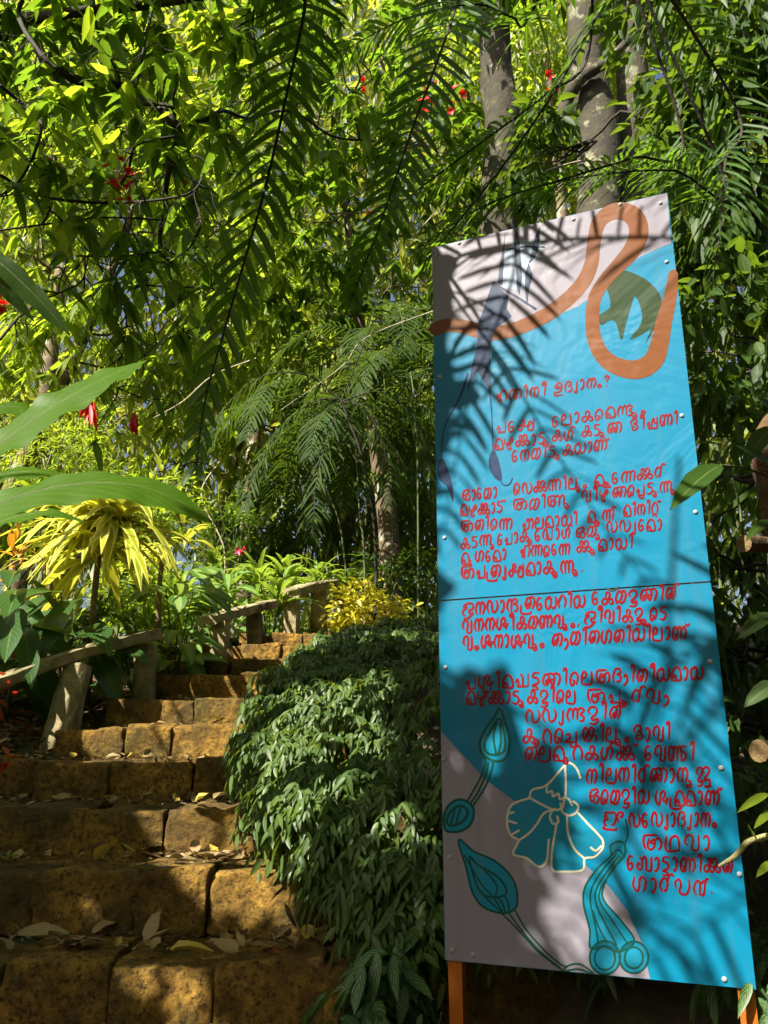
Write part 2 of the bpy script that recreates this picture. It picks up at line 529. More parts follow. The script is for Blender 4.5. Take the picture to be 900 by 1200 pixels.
sign_poly(mb, Z1([(206, 255), (192, 290), (200, 330), (222, 352), (234, 345), (226, 300), (218, 275)]), 0.0022, sm=2)
sign_ribbon(mb, Z1([(226, 345), (238, 366), (256, 364), (266, 346)]), 1.3, 0.0026)
mb.build('painted_bird', [M['navy'], M['paleblue']], board, smooth=False)
# buds with green outlines
def bud(outline, fill, lines, w, name='painted_bud'):
    mb = MB()
    for f in fill: sign_poly(mb, f, 0.0010, m=1, sm=3)
    for l in outline: sign_ribbon(mb, l, w, 0.0018, closed=True)
    for k, l in enumerate(lines): sign_ribbon(mb, l, w * 0.85, 0.0024 + 0.0001 * k)
    mb.build(name, [M['greenline'], M['flowerteal']], board, smooth=False)
dropA = Z6([(275, 32), (296, 90), (312, 150), (306, 200), (286, 228), (245, 228), (208, 200), (200, 160), (225, 105), (258, 62)])
dropA2 = Z6([(272, 70), (288, 110), (296, 160), (290, 195), (262, 208), (228, 200), (218, 168), (236, 125)])
bulbA = Z6([(120, 376), (160, 388), (178, 420), (168, 465), (135, 492), (95, 498), (70, 488), (66, 440), (82, 400)])
bulbA2 = Z6([(125, 398), (155, 420), (140, 455), (100, 475), (76, 462), (88, 425)])
bud([dropA, dropA2, bulbA, bulbA2], [dropA, bulbA], [
    Z6([(214, 215), (222, 235), (205, 290), (175, 345), (152, 385)]), Z6([(250, 230), (246, 262), (225, 320), (198, 365), (176, 398)]),
    Z6([(232, 236), (222, 285), (195, 345), (165, 392)]), Z6([(265, 80), (252, 140), (262, 205)]), Z6([(275, 90), (280, 150), (272, 200)]),
    Z6([(110, 400), (100, 435), (92, 470)]), Z6([(130, 405), (118, 440), (110, 470)])], 3.0)
dropB = Z7([(84, 54), (105, 130), (120, 190), (150, 232), (205, 248), (236, 232), (238, 190), (222, 150), (180, 110), (125, 85)])
dropB2 = Z7([(112, 100), (135, 120), (185, 150), (208, 180), (205, 200), (165, 205), (135, 180)])
bud([dropB, dropB2], [dropB], [
    Z7([(195, 245), (240, 290), (290, 345), (340, 385), (360, 400)]), Z7([(232, 238), (262, 290), (310, 345), (350, 380), (366, 388)]), Z7([(215, 245), (252, 295), (300, 350), (352, 392)]),
    Z7([(360, 398), (375, 385), (405, 382), (440, 405)]), Z7([(366, 400), (400, 395), (436, 407)]),
    Z7([(100, 95), (140, 165), (175, 205), (200, 243)]), Z7([(150, 130), (185, 175), (180, 205)]), Z7([(150, 200), (175, 225), (200, 245)]), Z7([(185, 205), (200, 222), (208, 246)]), Z7([(205, 200), (215, 220), (218, 246)])], 2.4)
body = Z7([(505, 58), (484, 72), (486, 96), (450, 130), (418, 178), (414, 225), (430, 290), (432, 340), (470, 335), (505, 350), (548, 322), (515, 270), (468, 215), (466, 178), (490, 130), (520, 98), (522, 68)])
cA = [(470 + 40 * cos(a), 365 + 44 * sin(a)) for a in np.linspace(0, 2 * pi, 13)[:-1]]
cB = [(546 + 38 * cos(a), 364 + 42 * sin(a)) for a in np.linspace(0, 2 * pi, 13)[:-1]]
cA2 = [(470 + 27 * cos(a), 366 + 31 * sin(a)) for a in np.linspace(0, 2 * pi, 13)[:-1]]
cB2 = [(546 + 24 * cos(a), 365 + 28 * sin(a)) for a in np.linspace(0, 2 * pi, 13)[:-1]]
bud([body, Z7(cA), Z7(cB), Z7(cA2), Z7(cB2)], [body, Z7(cA), Z7(cB)], [
    Z7([(500, 92), (465, 132), (436, 180), (432, 222), (445, 280), (452, 325)]), Z7([(508, 95), (478, 135), (448, 182), (446, 220), (468, 270), (500, 330)]),
    Z7([(514, 98), (486, 140), (458, 184), (458, 220), (490, 268), (528, 325)]), Z7([(488, 95), (505, 80), (520, 96)]), Z7([(438, 240), (452, 280), (475, 325)]),
    Z7([(522, 66), (530, 40), (528, 15), (524, 0)])], 2.3, 'painted_pistil')
# cream-outlined flower
mb = MB()
sign_poly(mb, Z4([(160, 250), (170, 225), (215, 210), (250, 175), (285, 200), (300, 270), (312, 300), (345, 335), (375, 365), (390, 395), (372, 425), (332, 440), (325, 475), (270, 480), (232, 473), (215, 440), (190, 465), (150, 440), (110, 425), (125, 385), (104, 370), (92, 335), (94, 300), (110, 270)]), 0.0010, m=1, sm=2)
for k, l in enumerate([
    [(160, 250), (170, 226), (215, 211), (270, 150), (290, 145), (308, 163), (318, 190)], [(270, 150), (273, 200), (272, 250)],
    [(160, 250), (195, 270), (235, 288), (262, 282), (268, 255)], [(215, 213), (214, 235), (230, 230), (233, 247), (250, 238), (255, 256), (270, 250), (284, 258), (292, 275)],
    [(256, 268), (264, 296), (284, 306), (306, 296), (311, 276), (296, 262)],
    [(160, 252), (110, 270), (93, 300), (92, 340), (105, 370), (126, 384), (110, 425), (150, 438), (190, 465), (214, 445), (220, 380)],
    [(126, 384), (160, 360), (185, 330), (205, 300), (240, 285)], [(232, 288), (224, 310), (234, 332), (250, 326), (246, 308)],
    [(244, 335), (230, 420), (232, 474), (270, 480), (325, 475), (332, 440), (362, 434), (386, 410), (388, 385), (374, 365), (340, 330), (311, 298)],
    [(276, 302), (280, 360), (300, 410), (332, 440)], [(350, 405), (366, 415), (384, 400)], [(92, 300), (112, 296)], [(93, 322), (120, 330)], [(104, 366), (128, 352)]]):
    sign_ribbon(mb, Z4(l), 2.5, 0.0020 + k * 0.0001)
mb.build('painted_flower', [M['cream'], M['flowerteal']], board, smooth=False)

# ---- hand-painted Malayalam letters, each a few brush strokes (tenths of the letter height)
G = {
 'എ': (12, [[(0,3),(1,6),(3,6),(3,2),(2,0),(4,0),(6,1)], [(5,-3),(5,6),(7,10),(11,9),(12,4),(10,-1)]]),
 'ന്ത': (15, [[(2,0),(0,4),(1,8),(3,10),(5,8),(5,0)], [(5,7),(7,10),(9,8),(9,3),(7,0),(6,3),(9,6)], [(8,9),(11,10),(14,8),(14,4),(12,0)]]),
 'ന': (10, [[(2,0),(0,4),(1,8),(3,10),(5,8),(5,0)], [(5,7),(7,10),(9,9),(10,5),(8,0)]]),
 'ി': (4, [[(0,11),(1,14),(3,13),(3,0)]]),
 'ീ': (5, [[(0,12),(1,15),(4,14),(4,0)], [(3,13),(2,11),(0,12),(2,14)]]),
 'ഉ': (10, [[(5,7),(2,8),(1,6),(4,5),(7,6)], [(2,8),(4,10),(7,10),(9,7),(8,3),(5,1),(1,1),(0,-1),(2,-3),(10,-3)]]),
 'ദ': (8, [[(1,0),(0,5),(2,10),(6,10),(7,7),(4,6),(7,5),(8,2),(5,0),(4,1)]]),
 '്യ': (4, [[(0,0),(1,-3),(3,-2),(3,4),(3,9)]]),
 'ാ': (5, [[(0,8),(2,10),(4,8),(4,3),(2,0),(1,1)]]),
 'ം': (5, [[(2,3),(0,1),(2,-1),(4,1),(2,3)]]),
 '?': (5, [[(0,8),(2,11),(5,9),(3,6),(3,4)], [(3,1),(3,0)]]),
 'പ': (9, [[(0,3),(2,6),(3,3),(2,0),(5,0),(9,0)], [(9,0),(9,10)]]),
 'ക': (11, [[(4,6),(4,9),(6,10),(8,8),(6,3),(3,0),(0,2),(2,5),(6,4),(10,4),(11,1),(9,0),(7,2)]]),
 'ക്ഷ': (17, [[(4,6),(4,9),(6,10),(7,8),(5,3),(3,0),(0,2),(2,5),(6,4),(10,4),(13,4)], [(11,7),(11,0),(16,0),(16,10)], [(11,5),(13,8),(16,3)]]),
 'േ': (7, [[(5,9),(2,10),(0,6),(1,1),(3,0),(5,2),(4,5),(2,4)]]),
 'െ': (8, [[(2,4),(4,3),(3,0),(1,0),(0,4),(1,8),(4,10),(7,7),(6,0)]]),
 'ല': (10, [[(0,5),(3,5),(4,8),(2,10),(0,7),(0,0)], [(0,0),(9,0),(9,10)]]),
 'മ': (9, [[(0,0),(0,5),(3,10),(7,9),(9,5),(9,0),(0,0)], [(0,1),(3,4),(5,0)]]),
 'ങ്ങ': (16, [[(2,0),(0,4),(1,8),(3,10),(5,7),(5,2)], [(5,7),(7,10),(9,8),(9,1)], [(9,8),(12,10),(15,8),(12,5),(15,3),(14,0),(11,0)]]),
 'ു': (3, [[(-3,2),(0,1),(1,-3),(-1,-4),(-3,-2),(-1,-1)]]),
 'ൂ': (4, [[(-3,2),(2,0),(2,-4),(-1,-5),(-3,-3),(-1,-1),(1,-2),(0,-4)]]),
 'ഴ': (10, [[(0,9),(0,5),(3,4),(6,6),(8,9),(10,7),(7,4),(3,2),(4,-2),(7,-1),(5,3)]]),
 'ക്ക': (16, [[(4,6),(4,9),(6,10),(7,8),(5,3),(3,0),(0,2),(2,5),(6,4),(10,4),(15,4),(16,1),(13,0),(12,2)], [(9,6),(9,9),(11,10),(13,8),(11,3),(8,0),(6,2)]]),
 'ട': (8, [[(7,10),(2,10),(1,7),(5,6),(7,3),(4,0),(0,1)]]),
 'ട്ട': (8, [[(7,10),(2,10),(1,7),(5,6),(7,3),(4,1),(1,0),(5,-1),(6,-4),(1,-4)]]),
 'ൾ': (11, [[(1,9),(0,4),(3,0),(5,3),(5,9)], [(5,6),(8,10),(10,6),(8,0)], [(9,8),(8,12),(11,14),(13,11)]]),
 'ത്ത': (16, [[(2,0),(0,4),(2,9),(5,9),(6,5),(4,1),(3,4),(6,6)], [(4,9),(8,10),(11,7),(10,1),(8,2),(8,5),(11,5)], [(10,9),(13,10),(16,8),(16,4),(14,0)]]),
 'ഭ': (9, [[(2,5),(0,7),(2,10),(6,10),(7,7),(4,6),(8,4),(8,1),(4,0),(2,3),(5,3)]]),
 'ഷ': (13, [[(0,3),(2,6),(3,3),(2,0),(5,0),(12,0),(12,10)], [(6,0),(6,6),(8,9),(9,5),(12,4)]]),
 'ണ': (14, [[(2,4),(4,3),(3,0),(1,1),(0,5),(2,10),(5,8),(5,0)], [(5,7),(7,10),(9,8),(9,0)], [(9,7),(12,10),(14,7),(14,3),(12,0)]]),
 'ര': (10, [[(3,2),(1,0),(0,5),(3,10),(6,7),(5,3),(4,3)], [(5,8),(8,10),(10,6),(8,1),(5,0),(4,2)]]),
 'റ': (8, [[(1,0),(0,5),(3,10),(6,9),(8,5),(7,0)]]),
 'യ': (12, [[(3,10),(0,7),(1,1),(4,0),(6,4),(6,8),(4,10),(3,8)], [(6,3),(9,0),(12,3),(12,7),(11,10)]]),
 '്': (1, [[(-4,13),(-3,11),(-1,11),(0,13)]]),
 'ഒ': (10, [[(5,9),(2,9),(0,5),(2,1),(5,2),(4,5),(1,4)], [(4,9),(7,10),(9,8),(6,6),(10,4),(9,0),(5,0)]]),
 'സ': (12, [[(2,0),(0,5),(2,10),(5,8),(6,2),(8,0),(11,2),(12,6),(10,10)]]),
 'ന്റ': (16, [[(2,0),(0,4),(1,8),(3,10),(5,8),(5,0)], [(5,7),(7,10),(9,9),(9,0)], [(10,0),(9,5),(12,10),(15,8),(15,4),(14,0)]]),
 'ന്ന': (14, [[(2,0),(0,4),(1,8),(3,10),(5,8),(5,0)], [(5,7),(7,10),(9,8),(9,0)], [(9,7),(11,10),(14,8),(13,0)]]),
 'ർ': (9, [[(2,0),(0,5),(3,10),(6,7),(5,1),(3,2)], [(6,7),(7,12),(9,14),(11,12)]]),
 'അ': (14, [[(2,0),(0,4),(0,9),(3,10),(10,10)], [(4,8),(3,3),(5,0),(8,2),(8,7),(5,5),(9,4)], [(8,6),(11,8),(13,6),(13,2),(11,0)]]),
 'ഞ്ഞ': (18, [[(2,0),(0,4),(0,9),(3,10),(8,10)], [(3,8),(3,2),(5,0),(7,2),(7,7),(5,5),(9,4)], [(7,8),(10,10),(12,7),(12,0)], [(12,7),(15,10),(17,8),(17,0)]]),
 'വ': (11, [[(2,3),(0,5),(1,9),(4,10),(6,7),(5,0)], [(5,0),(10,0),(10,10)]]),
 'പ്പ': (10, [[(0,3),(2,6),(3,3),(2,0),(5,0),(9,0)], [(9,10),(9,-3),(4,-3),(4,0)]]),
 'ഫ': (13, [[(0,3),(2,6),(3,3),(2,0),(5,0),(8,2),(8,8),(6,10),(5,7)], [(8,7),(11,10),(13,7),(12,0)]]),
 'ത': (10, [[(2,0),(0,4),(2,9),(5,9),(6,5),(4,1),(3,4),(6,6)], [(4,9),(8,10),(10,8),(10,4),(8,0)]]),
 'റ്റ': (8, [[(1,0),(0,5),(3,10),(6,9),(8,5),(7,0)], [(2,0),(1,-4)], [(2,-1),(5,-1),(6,-5)]]),
 'മ്പ': (14, [[(2,0),(0,4),(1,8),(3,10),(5,8),(5,0)], [(5,6),(7,3),(6,0),(12,0)], [(12,0),(12,10)]]),
 'ൽ': (12, [[(2,0),(0,4),(2,9),(5,9),(6,5),(4,1),(3,4),(6,6)], [(4,9),(8,10),(9,5),(7,0)], [(9,7),(9,12),(11,14),(13,12)]]),
 'ൃ': (3, [[(0,2),(-1,-1),(1,-3),(-1,-5),(-3,-3),(0,-2)]]),
 'ഗ': (11, [[(1,10),(0,4),(3,0),(5,3),(5,9)], [(5,6),(7,10),(10,8),(10,3),(8,0)]]),
 '്ര': (2, [[(0,5),(0,-2),(4,-4),(10,-4),(12,-2)]]),
 'ജ': (12, [[(5,7),(2,9),(1,7),(4,6),(1,5),(0,2),(3,0)], [(2,9),(6,10),(11,9),(11,5),(7,4),(9,1),(12,2),(8,-2),(4,-4),(2,-2)]]),
 'ന്ദ': (13, [[(2,0),(0,4),(1,8),(3,10),(5,8),(5,0)], [(5,7),(8,10),(11,9),(11,7),(8,6),(12,4),(11,0),(8,0)]]),
 'ള': (9, [[(2,5),(0,7),(2,10),(6,10),(8,7),(6,4),(3,2),(4,0),(8,1),(8,-2),(5,-4),(1,-3)]]),
 'ള്ള': (15, [[(2,5),(0,7),(2,10),(5,10),(6,7),(4,4),(2,2),(3,0),(6,1),(6,-2),(4,-4),(1,-3)], [(8,6),(7,9),(10,11),(13,9),(12,6),(9,3),(9,1),(13,2),(14,-2),(12,-5),(9,-4),(16,-4)]]),
 'ശ': (13, [[(1,10),(0,4),(3,0),(5,3),(5,9)], [(5,7),(8,10),(10,7),(8,4),(10,2),(13,5),(11,0)]]),
 'ശ്ച': (13, [[(1,10),(0,4),(3,0),(5,3),(5,9)], [(5,7),(8,10),(10,7),(8,4),(10,2),(13,5),(11,0)], [(5,-1),(5,-4),(11,-4)], [(11,-4),(11,0)]]),
 'ഘ': (12, [[(0,3),(2,6),(3,2),(2,0),(5,0),(12,0)], [(12,0),(12,10)], [(7,0),(7,7),(5,10)]]),
 '്വ': (4, [[(0,4),(2,6),(4,2),(2,-2),(0,-3)]]),
 'ച്ച': (11, [[(0,5),(3,6),(4,3),(1,1),(0,0),(10,0)], [(10,8),(10,-4),(5,-4),(5,0)]]),
 'ങ്ക': (14, [[(2,0),(0,5),(2,10),(5,8),(4,3)], [(7,6),(7,9),(9,10),(11,8),(9,3),(6,0),(3,2),(5,5),(9,4),(13,4),(14,1),(12,0)]]),
 'ണ്ട': (19, [[(2,4),(4,3),(3,0),(1,1),(0,5),(2,10),(5,8),(5,0)], [(5,7),(7,10),(9,8),(9,0)], [(9,7),(11,10),(13,8),(13,0)], [(18,10),(14,10),(13,7),(16,6),(18,3),(15,0),(13,1)]]),
 'ഈ': (18, [[(4,7),(2,8),(1,6),(4,5),(1,4),(1,1),(3,0)], [(1,7),(2,10),(6,10),(10,10),(11,6),(9,1),(7,1)], [(1,-1),(0,-3),(3,-4),(11,-4),(11,-2)], [(13,3),(12,8),(14,11),(17,10),(16,7),(14,8)]]),
 'ബ': (14, [[(3,4),(1,5),(0,2),(3,0),(5,3),(4,8),(2,9)], [(5,7),(7,10),(9,7),(9,0)], [(9,0),(14,0),(14,10)]]),
 'ഥ': (11, [[(0,10),(0,0),(10,0)], [(3,0),(3,7),(6,10),(9,8),(10,0)]]),
 'ഡ': (13, [[(1,4),(0,8),(3,10),(5,6),(4,2),(6,0),(10,0),(12,5),(11,10)]]),
 'ൻ': (11, [[(2,0),(0,4),(1,8),(3,10),(5,8),(5,0)], [(5,7),(8,10),(9,6),(8,0),(6,1)], [(9,7),(10,12),(12,12)]]),
 '.': (3, [[(1,0),(1,1)]]), ',': (3, [[(1,1),(0,-2)]]), '_': (5, []),
}
LINES = [   # letters in painted order, baseline start, baseline end, letter height (photo pixels)
 ('എ ന്ത ി ന ീ _ ഉ ദ ്യ ാ ന ം ?', (582, 471), (713, 452), 13),
 ('പ േ ക്ഷ _ _ േ ല ാ ക െ മ ങ്ങ ു ം', (582, 508), (757, 484), 13.5),
 ('മ ഴ ക്ക ാ ട ു ക ൾ _ ക ട ു ത്ത _ ഭ ീ ഷ ണ ി', (580, 527), (794, 497), 14),
 ('േ ന ര ി ട ു ക യ ാ ണ ്', (600, 541), (714, 527), 14),
 ('ഒ ാ േ ര ാ', (542, 586), (582, 583), 14), ('െ സ ക്ക ന്റ ി ല ു ം', (602, 580), (688, 571), 14), ('മ ൂ േ ന്ന ക്ക ർ', (697, 569), (777, 559), 14),
 ('മ ഴ ക്ക ാ ട ്', (540, 604), (592, 600), 14), ('അ ര ി ഞ്ഞ ു', (602, 598), (668, 592), 14), ('വ ീ ഴ ് ത്ത െ പ്പ ട ു ന്ന ു', (682, 588), (792, 575), 14),
 ('അ ത ി െ ന്റ', (541, 623), (600, 619), 14), ('ഫ ല മ ാ യ ി', (612, 620), (676, 615), 14), ('മ ൂ ന്ന ്', (689, 612), (722, 608), 14), ('മ ി ന ി റ്റ ്', (731, 605), (774, 601), 14),
 ('ക ട ന്ന ു േ പ ാ ക ു േ മ്പ ാ ൾ', (540, 643), (668, 630), 14), ('ഒ ര ു', (675, 631), (704, 628), 14), ('സ സ ്യ േ മ ാ', (711, 624), (775, 621), 14.5),
 ('മ ൃ ഗ േ മ ാ', (541, 660), (593, 656), 14), ('എ ന്ന െ േ ന്ന', (610, 653), (667, 649), 14), ('ക്ക ു മ ാ യ ി', (676, 647), (741, 642), 14.5),
 ('അ പ ്ര ത ്യ ക്ഷ മ ാ ക ു ന്ന ു .', (541, 678), (684, 670), 15),
 ('ജ ന സ ാ ന്ദ ്ര ത േ യ റ ി യ', (542, 721), (685, 710), 15), ('േ ക ര ള ത്ത ി ൽ', (694, 709), (794, 702), 15),
 ('വ ന ന ശ ീ ക ര ണ വ ു ം ,', (542, 741), (680, 733), 15), ('ജ ീ വ ി ക ള ു െ ട', (685, 731), (781, 726), 15),
 ('വ ം ശ ന ാ ശ വ ു ം', (543, 761), (638, 757), 16), ('ത ്വ ര ി ത ഗ ത ി യ ി ല ാ ണ ് .', (647, 757), (814, 748), 16),
 ('പ ശ്ച ി മ ഘ ട്ട ത്ത ി െ ല', (546, 807), (694, 801), 15.5), ('അ ദ ്വ ി ത ീ യ മ ാ യ', (699, 801), (823, 796), 16),
 ('മ ഴ ക്ക ാ ട ു ക ള ി െ ല', (547, 825), (674, 823), 15.5), ('അ പ ൂ ർ വ ്വ', (689, 823), (783, 823), 16),
 ('സ സ ്യ ങ്ങ ള ി ൽ', (616, 847), (730, 842), 16),
 ('ക ു റ െ ച്ച', (613, 870), (676, 869), 17), ('ങ്ക ി ല ു ം', (683, 869), (738, 868), 17), ('ഭ ാ വ ി', (743, 868), (785, 867), 17),
 ('ത ല മ ു റ ക ൾ ക്ക ്', (615, 891), (748, 890), 17), ('േ വ ണ്ട ി', (756, 891), (813, 891), 17.5),
 ('ന ി ല ന ി ർ ത്ത ാ ന ു ള്ള', (687, 917), (833, 917), 17.5),
 ('ഒ െ ര ള ി യ', (691, 941), (760, 942), 17), ('ശ ്ര മ മ ാ ണ ്', (768, 943), (846, 943), 17.5),
 ('ഈ', (707, 967), (731, 968), 16), ('സ േ സ ്യ ാ ദ ്യ ാ ന ം', (737, 968), (840, 969), 17),
 ('അ ഥ വ ാ', (754, 995), (832, 996), 18),
 ('േ ബ ാ ട്ട ാ ണ ി ക്ക ൽ', (735, 1019), (861, 1023), 17),
 ('ഗ ാ ർ ഡ ൻ .', (742, 1044), (837, 1048), 18),
]
jit = np.random.default_rng(3)
for li, (txt, a, b, h) in enumerate(LINES):
    mb = MB()
    toks = txt.split()
    gap = 3.0
    h = h * (.88 if h < 15 else .94)
    tot = sum(G[t][0] + gap for t in toks) - gap
    a, b = np.array(a, float), np.array(b, float)
    pos = 0.0
    k = 0
    for t in toks:
        w, strokes = G[t]
        if t == '_' and mb.n:
            mb.build('lettering', [M['red']], board, smooth=False); mb = MB()
        dy = jit.normal() * 0.35
        sh = jit.normal() * 0.03
        for st in strokes:
            P = []
            for x, y in st:
                q = a + (b - a) * ((pos + x + sh * y) / tot)
                yy = y * .75 if y < 0 else (y if y < 10 else 10 + (y - 10) * .65)
                P.append((q[0] + 0.03 * y * h / 10, q[1] - (yy + dy) * h / 10))
            k += 1
            sign_ribbon(mb, P, 2.3 if h < 14 else 2.8, 0.0020 + 0.00012 * (k % 6), sm=4, taper=True)
        pos += w + gap
    mb.build('lettering', [M['red']], board, smooth=False)

# rivets
for (u, v) in Z5([(55, 222), (57, 380), (62, 578), (710, 70), (728, 242), (455, 118), (592, 74), (120, 188)]) + Z7([(60, 100), (68, 345), (122, 358), (825, 145), (785, 422)]) + [(522, 782), (832, 775), (516, 442), (799, 487), (520, 890), (521, 630), (815, 600), (845, 900)]:
    mb = MB(); c = on_sign((u, v))
    r = 0.0075
    rings = []
    for hh, rr in ((0.0, r), (0.0025, r * 0.85), (0.004, r * 0.4)):
        rings.append([c + SN * (hh + 0.0008) + rr * (SE * cos(t) + np.array((0, 0, 1)) * sin(t)) for t in np.arange(8) / 8 * 2 * pi])
    V = np.array(rings).reshape(-1, 3)
    Q = [(i * 8 + j, i * 8 + (j + 1) % 8, (i + 1) * 8 + (j + 1) % 8, (i + 1) * 8 + j) for i in range(2) for j in range(8)]
    T = [(16, 16 + j, 16 + j + 1) for j in range(1, 7)]
    mb.add(V, Q, T)
    mb.build('rivet', [M['steel']], board)
# posts and cross rails behind the sheets
for x in (0.008, SW - 0.045):
    mb = MB()
    p = from_xy(x + 0.02, 0, -0.030)
    ang = math.atan2(SE[1], SE[0])
    box(mb, (p[0], p[1], (ZT - 0.03 + 0.3) / 2), (0.042, 0.042, ZT - 0.03 - 0.3), rot=ang)
    mb.build('post', [M['orange']], board, smooth=False)
for z in (ZB + 0.06, sign_xy((517, 1004))[1], ZM, ZT - 0.08):
    mb = MB()
    p = from_xy(SW / 2 - 0.008, z, -0.030)
    box(mb, (p[0], p[1], z), (SW + 0.012 - 0.11, 0.036, 0.036), rot=ang)
    mb.build('cross_rail', [M['orange']], board, smooth=False)
mb = MB()
sign_ribbon(mb, [(712, 690), (718, 692), (726, 688)], 2.0, 0.003)
mb.build('tear', [M['bark_dark']], board, smooth=False)
# ------------------------------------------------------------------ lie of the land
SK = list(range(-4, 11))
SD = dict(zip(SK, [0.9, 1.3, 1.75, 2.18, 2.6, 3.02, 3.40, 3.84, 4.31, 4.79, 5.27, 5.75, 6.22, 6.70, 7.17]))
SZ = dict(zip(SK, [0.02, 0.17, 0.36, 0.55, 0.75, 0.947, 1.178, 1.371, 1.560, 1.746, 1.935, 2.119, 2.273, 2.426, 2.600]))
_yy = np.array([-50, 0.5] + [SD[k] for k in SK] + [9.0, 30, 80, 300, 900])
_zz = np.array([0, 0.0] + [SZ[k] for k in SK] + [2.66, 3.4, 6, 14, 30])
def stair_z(y): return np.interp(y, _yy, _zz)
def x_left(y): return np.interp(y, [0, 2.6, 4.0, 4.4, 4.5, 4.8, 5.27, 5.75, 6.22, 6.7, 7.17, 9], [-2.9, -2.7, -2.5, -2.45, -1.85, -1.81, -1.75, -1.65, -1.56, -1.45, -1.27, -.9])
def x_hedge(y): return np.interp(y, [0, 2.6, 3.0, 3.4, 3.84, 4.3, 4.8, 5.3, 5.8, 6.2, 6.7, 7.2, 9], [.5, .22, .02, -.32, -.56, -.70, -.68, -.70, -.62, -.56, -.36, -.14, .1])

_gx = rng.normal(size=(12, 4))
def lumps(x, y, s=1.0):
    z = 0
    for i, g in enumerate(_gx):
        z = z + np.sin(x * (0.6 + i * .55) * g[0] * s + g[2] * 3 + y * (0.5 + i * .5) * g[1] * s + g[3]) / (2 + i)
    return z
def ground_z(x, y):
    x = np.asarray(x, float); y = np.asarray(y, float)
    z = stair_z(y)
    l, r = x_left(y), x_hedge(y)
    dl, dr = np.maximum(0, l - x), np.maximum(0, x - r)
    side = np.minimum(dl * 0.12, 0.7) + np.minimum(dr * 0.20, 0.30)
    inside = (x > l + .02) & (x < np.maximum(r, l + .3) + 0.55)
    z = z - 0.16 + np.where(inside, -0.09, side) + 0.05 * lumps(x, y) * np.clip((dl + dr) * 3, 0, 1)
    return z

# soil
m, nt, bs, out = new_mat('leaf_littered_soil'); M['soil'] = m
c = ramp(nt, noise(nt, 3.5, 8, rough=0.75), [(.3, (.018, .012, .007)), (.55, (.05, .032, .016)), (.75, (.11, .065, .012))])
c = mix(nt, ramp(nt, noise(nt, 1.1, 4), [(.5, (0, 0, 0)), (.65, (1, 1, 1))]), c, (.025, .04, .012))
nt.links.new(c, bs.inputs['Base Color']); bs.inputs['Roughness'].default_value = 0.95
bump(nt, bs, noise(nt, 18, 8), 0.9, 0.03)
def axis_pts(lim, fine, far):
    a = list(np.arange(-lim, lim + 1e-6, fine)); b = []
    v = lim
    while v < far: v = v * 1.35 + .5; b.append(v)
    return np.array([-x for x in b[::-1]] + a + b)
gx, gy = axis_pts(6, .12, 700), np.concatenate([[-60, -30, -12, -5, -2], np.arange(-1, 10, .1), [10.5, 11, 12, 13, 15, 18, 22, 28, 36, 48, 65, 90, 130, 200, 320, 500, 800]])
X, Y = np.meshgrid(gx, gy, indexing='ij')
Z = ground_z(X, Y)
mb = MB(); w = len(gy)
i, j = np.meshgrid(np.arange(len(gx) - 1), np.arange(len(gy) - 1), indexing='ij')
mb.add(np.stack([X, Y, Z], -1).reshape(-1, 3), np.stack([i * w + j, (i + 1) * w + j, (i + 1) * w + j + 1, i * w + j + 1], -1).reshape(-1, 4))
tag(mb.build('ground', [M['soil']]), kind='structure')

# ------------------------------------------------------------------ laterite steps
m, nt, bs, out = new_mat('weathered_laterite'); M['laterite'] = m
f = noise(nt, 9, 10, rough=0.8)
c = ramp(nt, f, [(.28, (.06, .030, .008)), (.5, (.31, .175, .03)), (.72, (.70, .42, .065))])
v = nd(nt, 'ShaderNodeTexVoronoi'); v.inputs['Scale'].default_value = 26
tc = nd(nt, 'ShaderNodeTexCoord'); nt.links.new(tc.outputs['Object'], v.inputs['Vector'])
pit = ramp(nt, v.outputs['Distance'], [(.08, (0, 0, 0)), (.32, (1, 1, 1))])
c = mix(nt, 0.65, c, mix(nt, pit, (.16, .09, .04), (1, 1, 1)), 'MULTIPLY')
c = mix(nt, ramp(nt, noise(nt, 42, 6, rough=.8), [(.50, (0, 0, 0)), (.62, (1, 1, 1))]), c, (.035, .018, .007))
moss = ramp(nt, noise(nt, 1.9, 6, rough=.7), [(.39, (0, 0, 0)), (.57, (1, 1, 1))])
c = mix(nt, math_n(nt, 'MULTIPLY', moss, .82), c, (.040, .038, .012))
g = nd(nt, 'ShaderNodeNewGeometry')
c = mix(nt, math_n(nt, 'MULTIPLY', g.outputs['Random Per Island'], .3), c, (.11, .055, .018))
nt.links.new(c, bs.inputs['Base Color']); bs.inputs['Roughness'].default_value = 0.92; bs.inputs['Specular IOR Level'].default_value = 0.25
hgt = math_n(nt, 'ADD', math_n(nt, 'MULTIPLY', v.outputs['Distance'], .35), noise(nt, 26, 9, rough=.75))
bump(nt, bs, hgt, 1.0, 0.035)

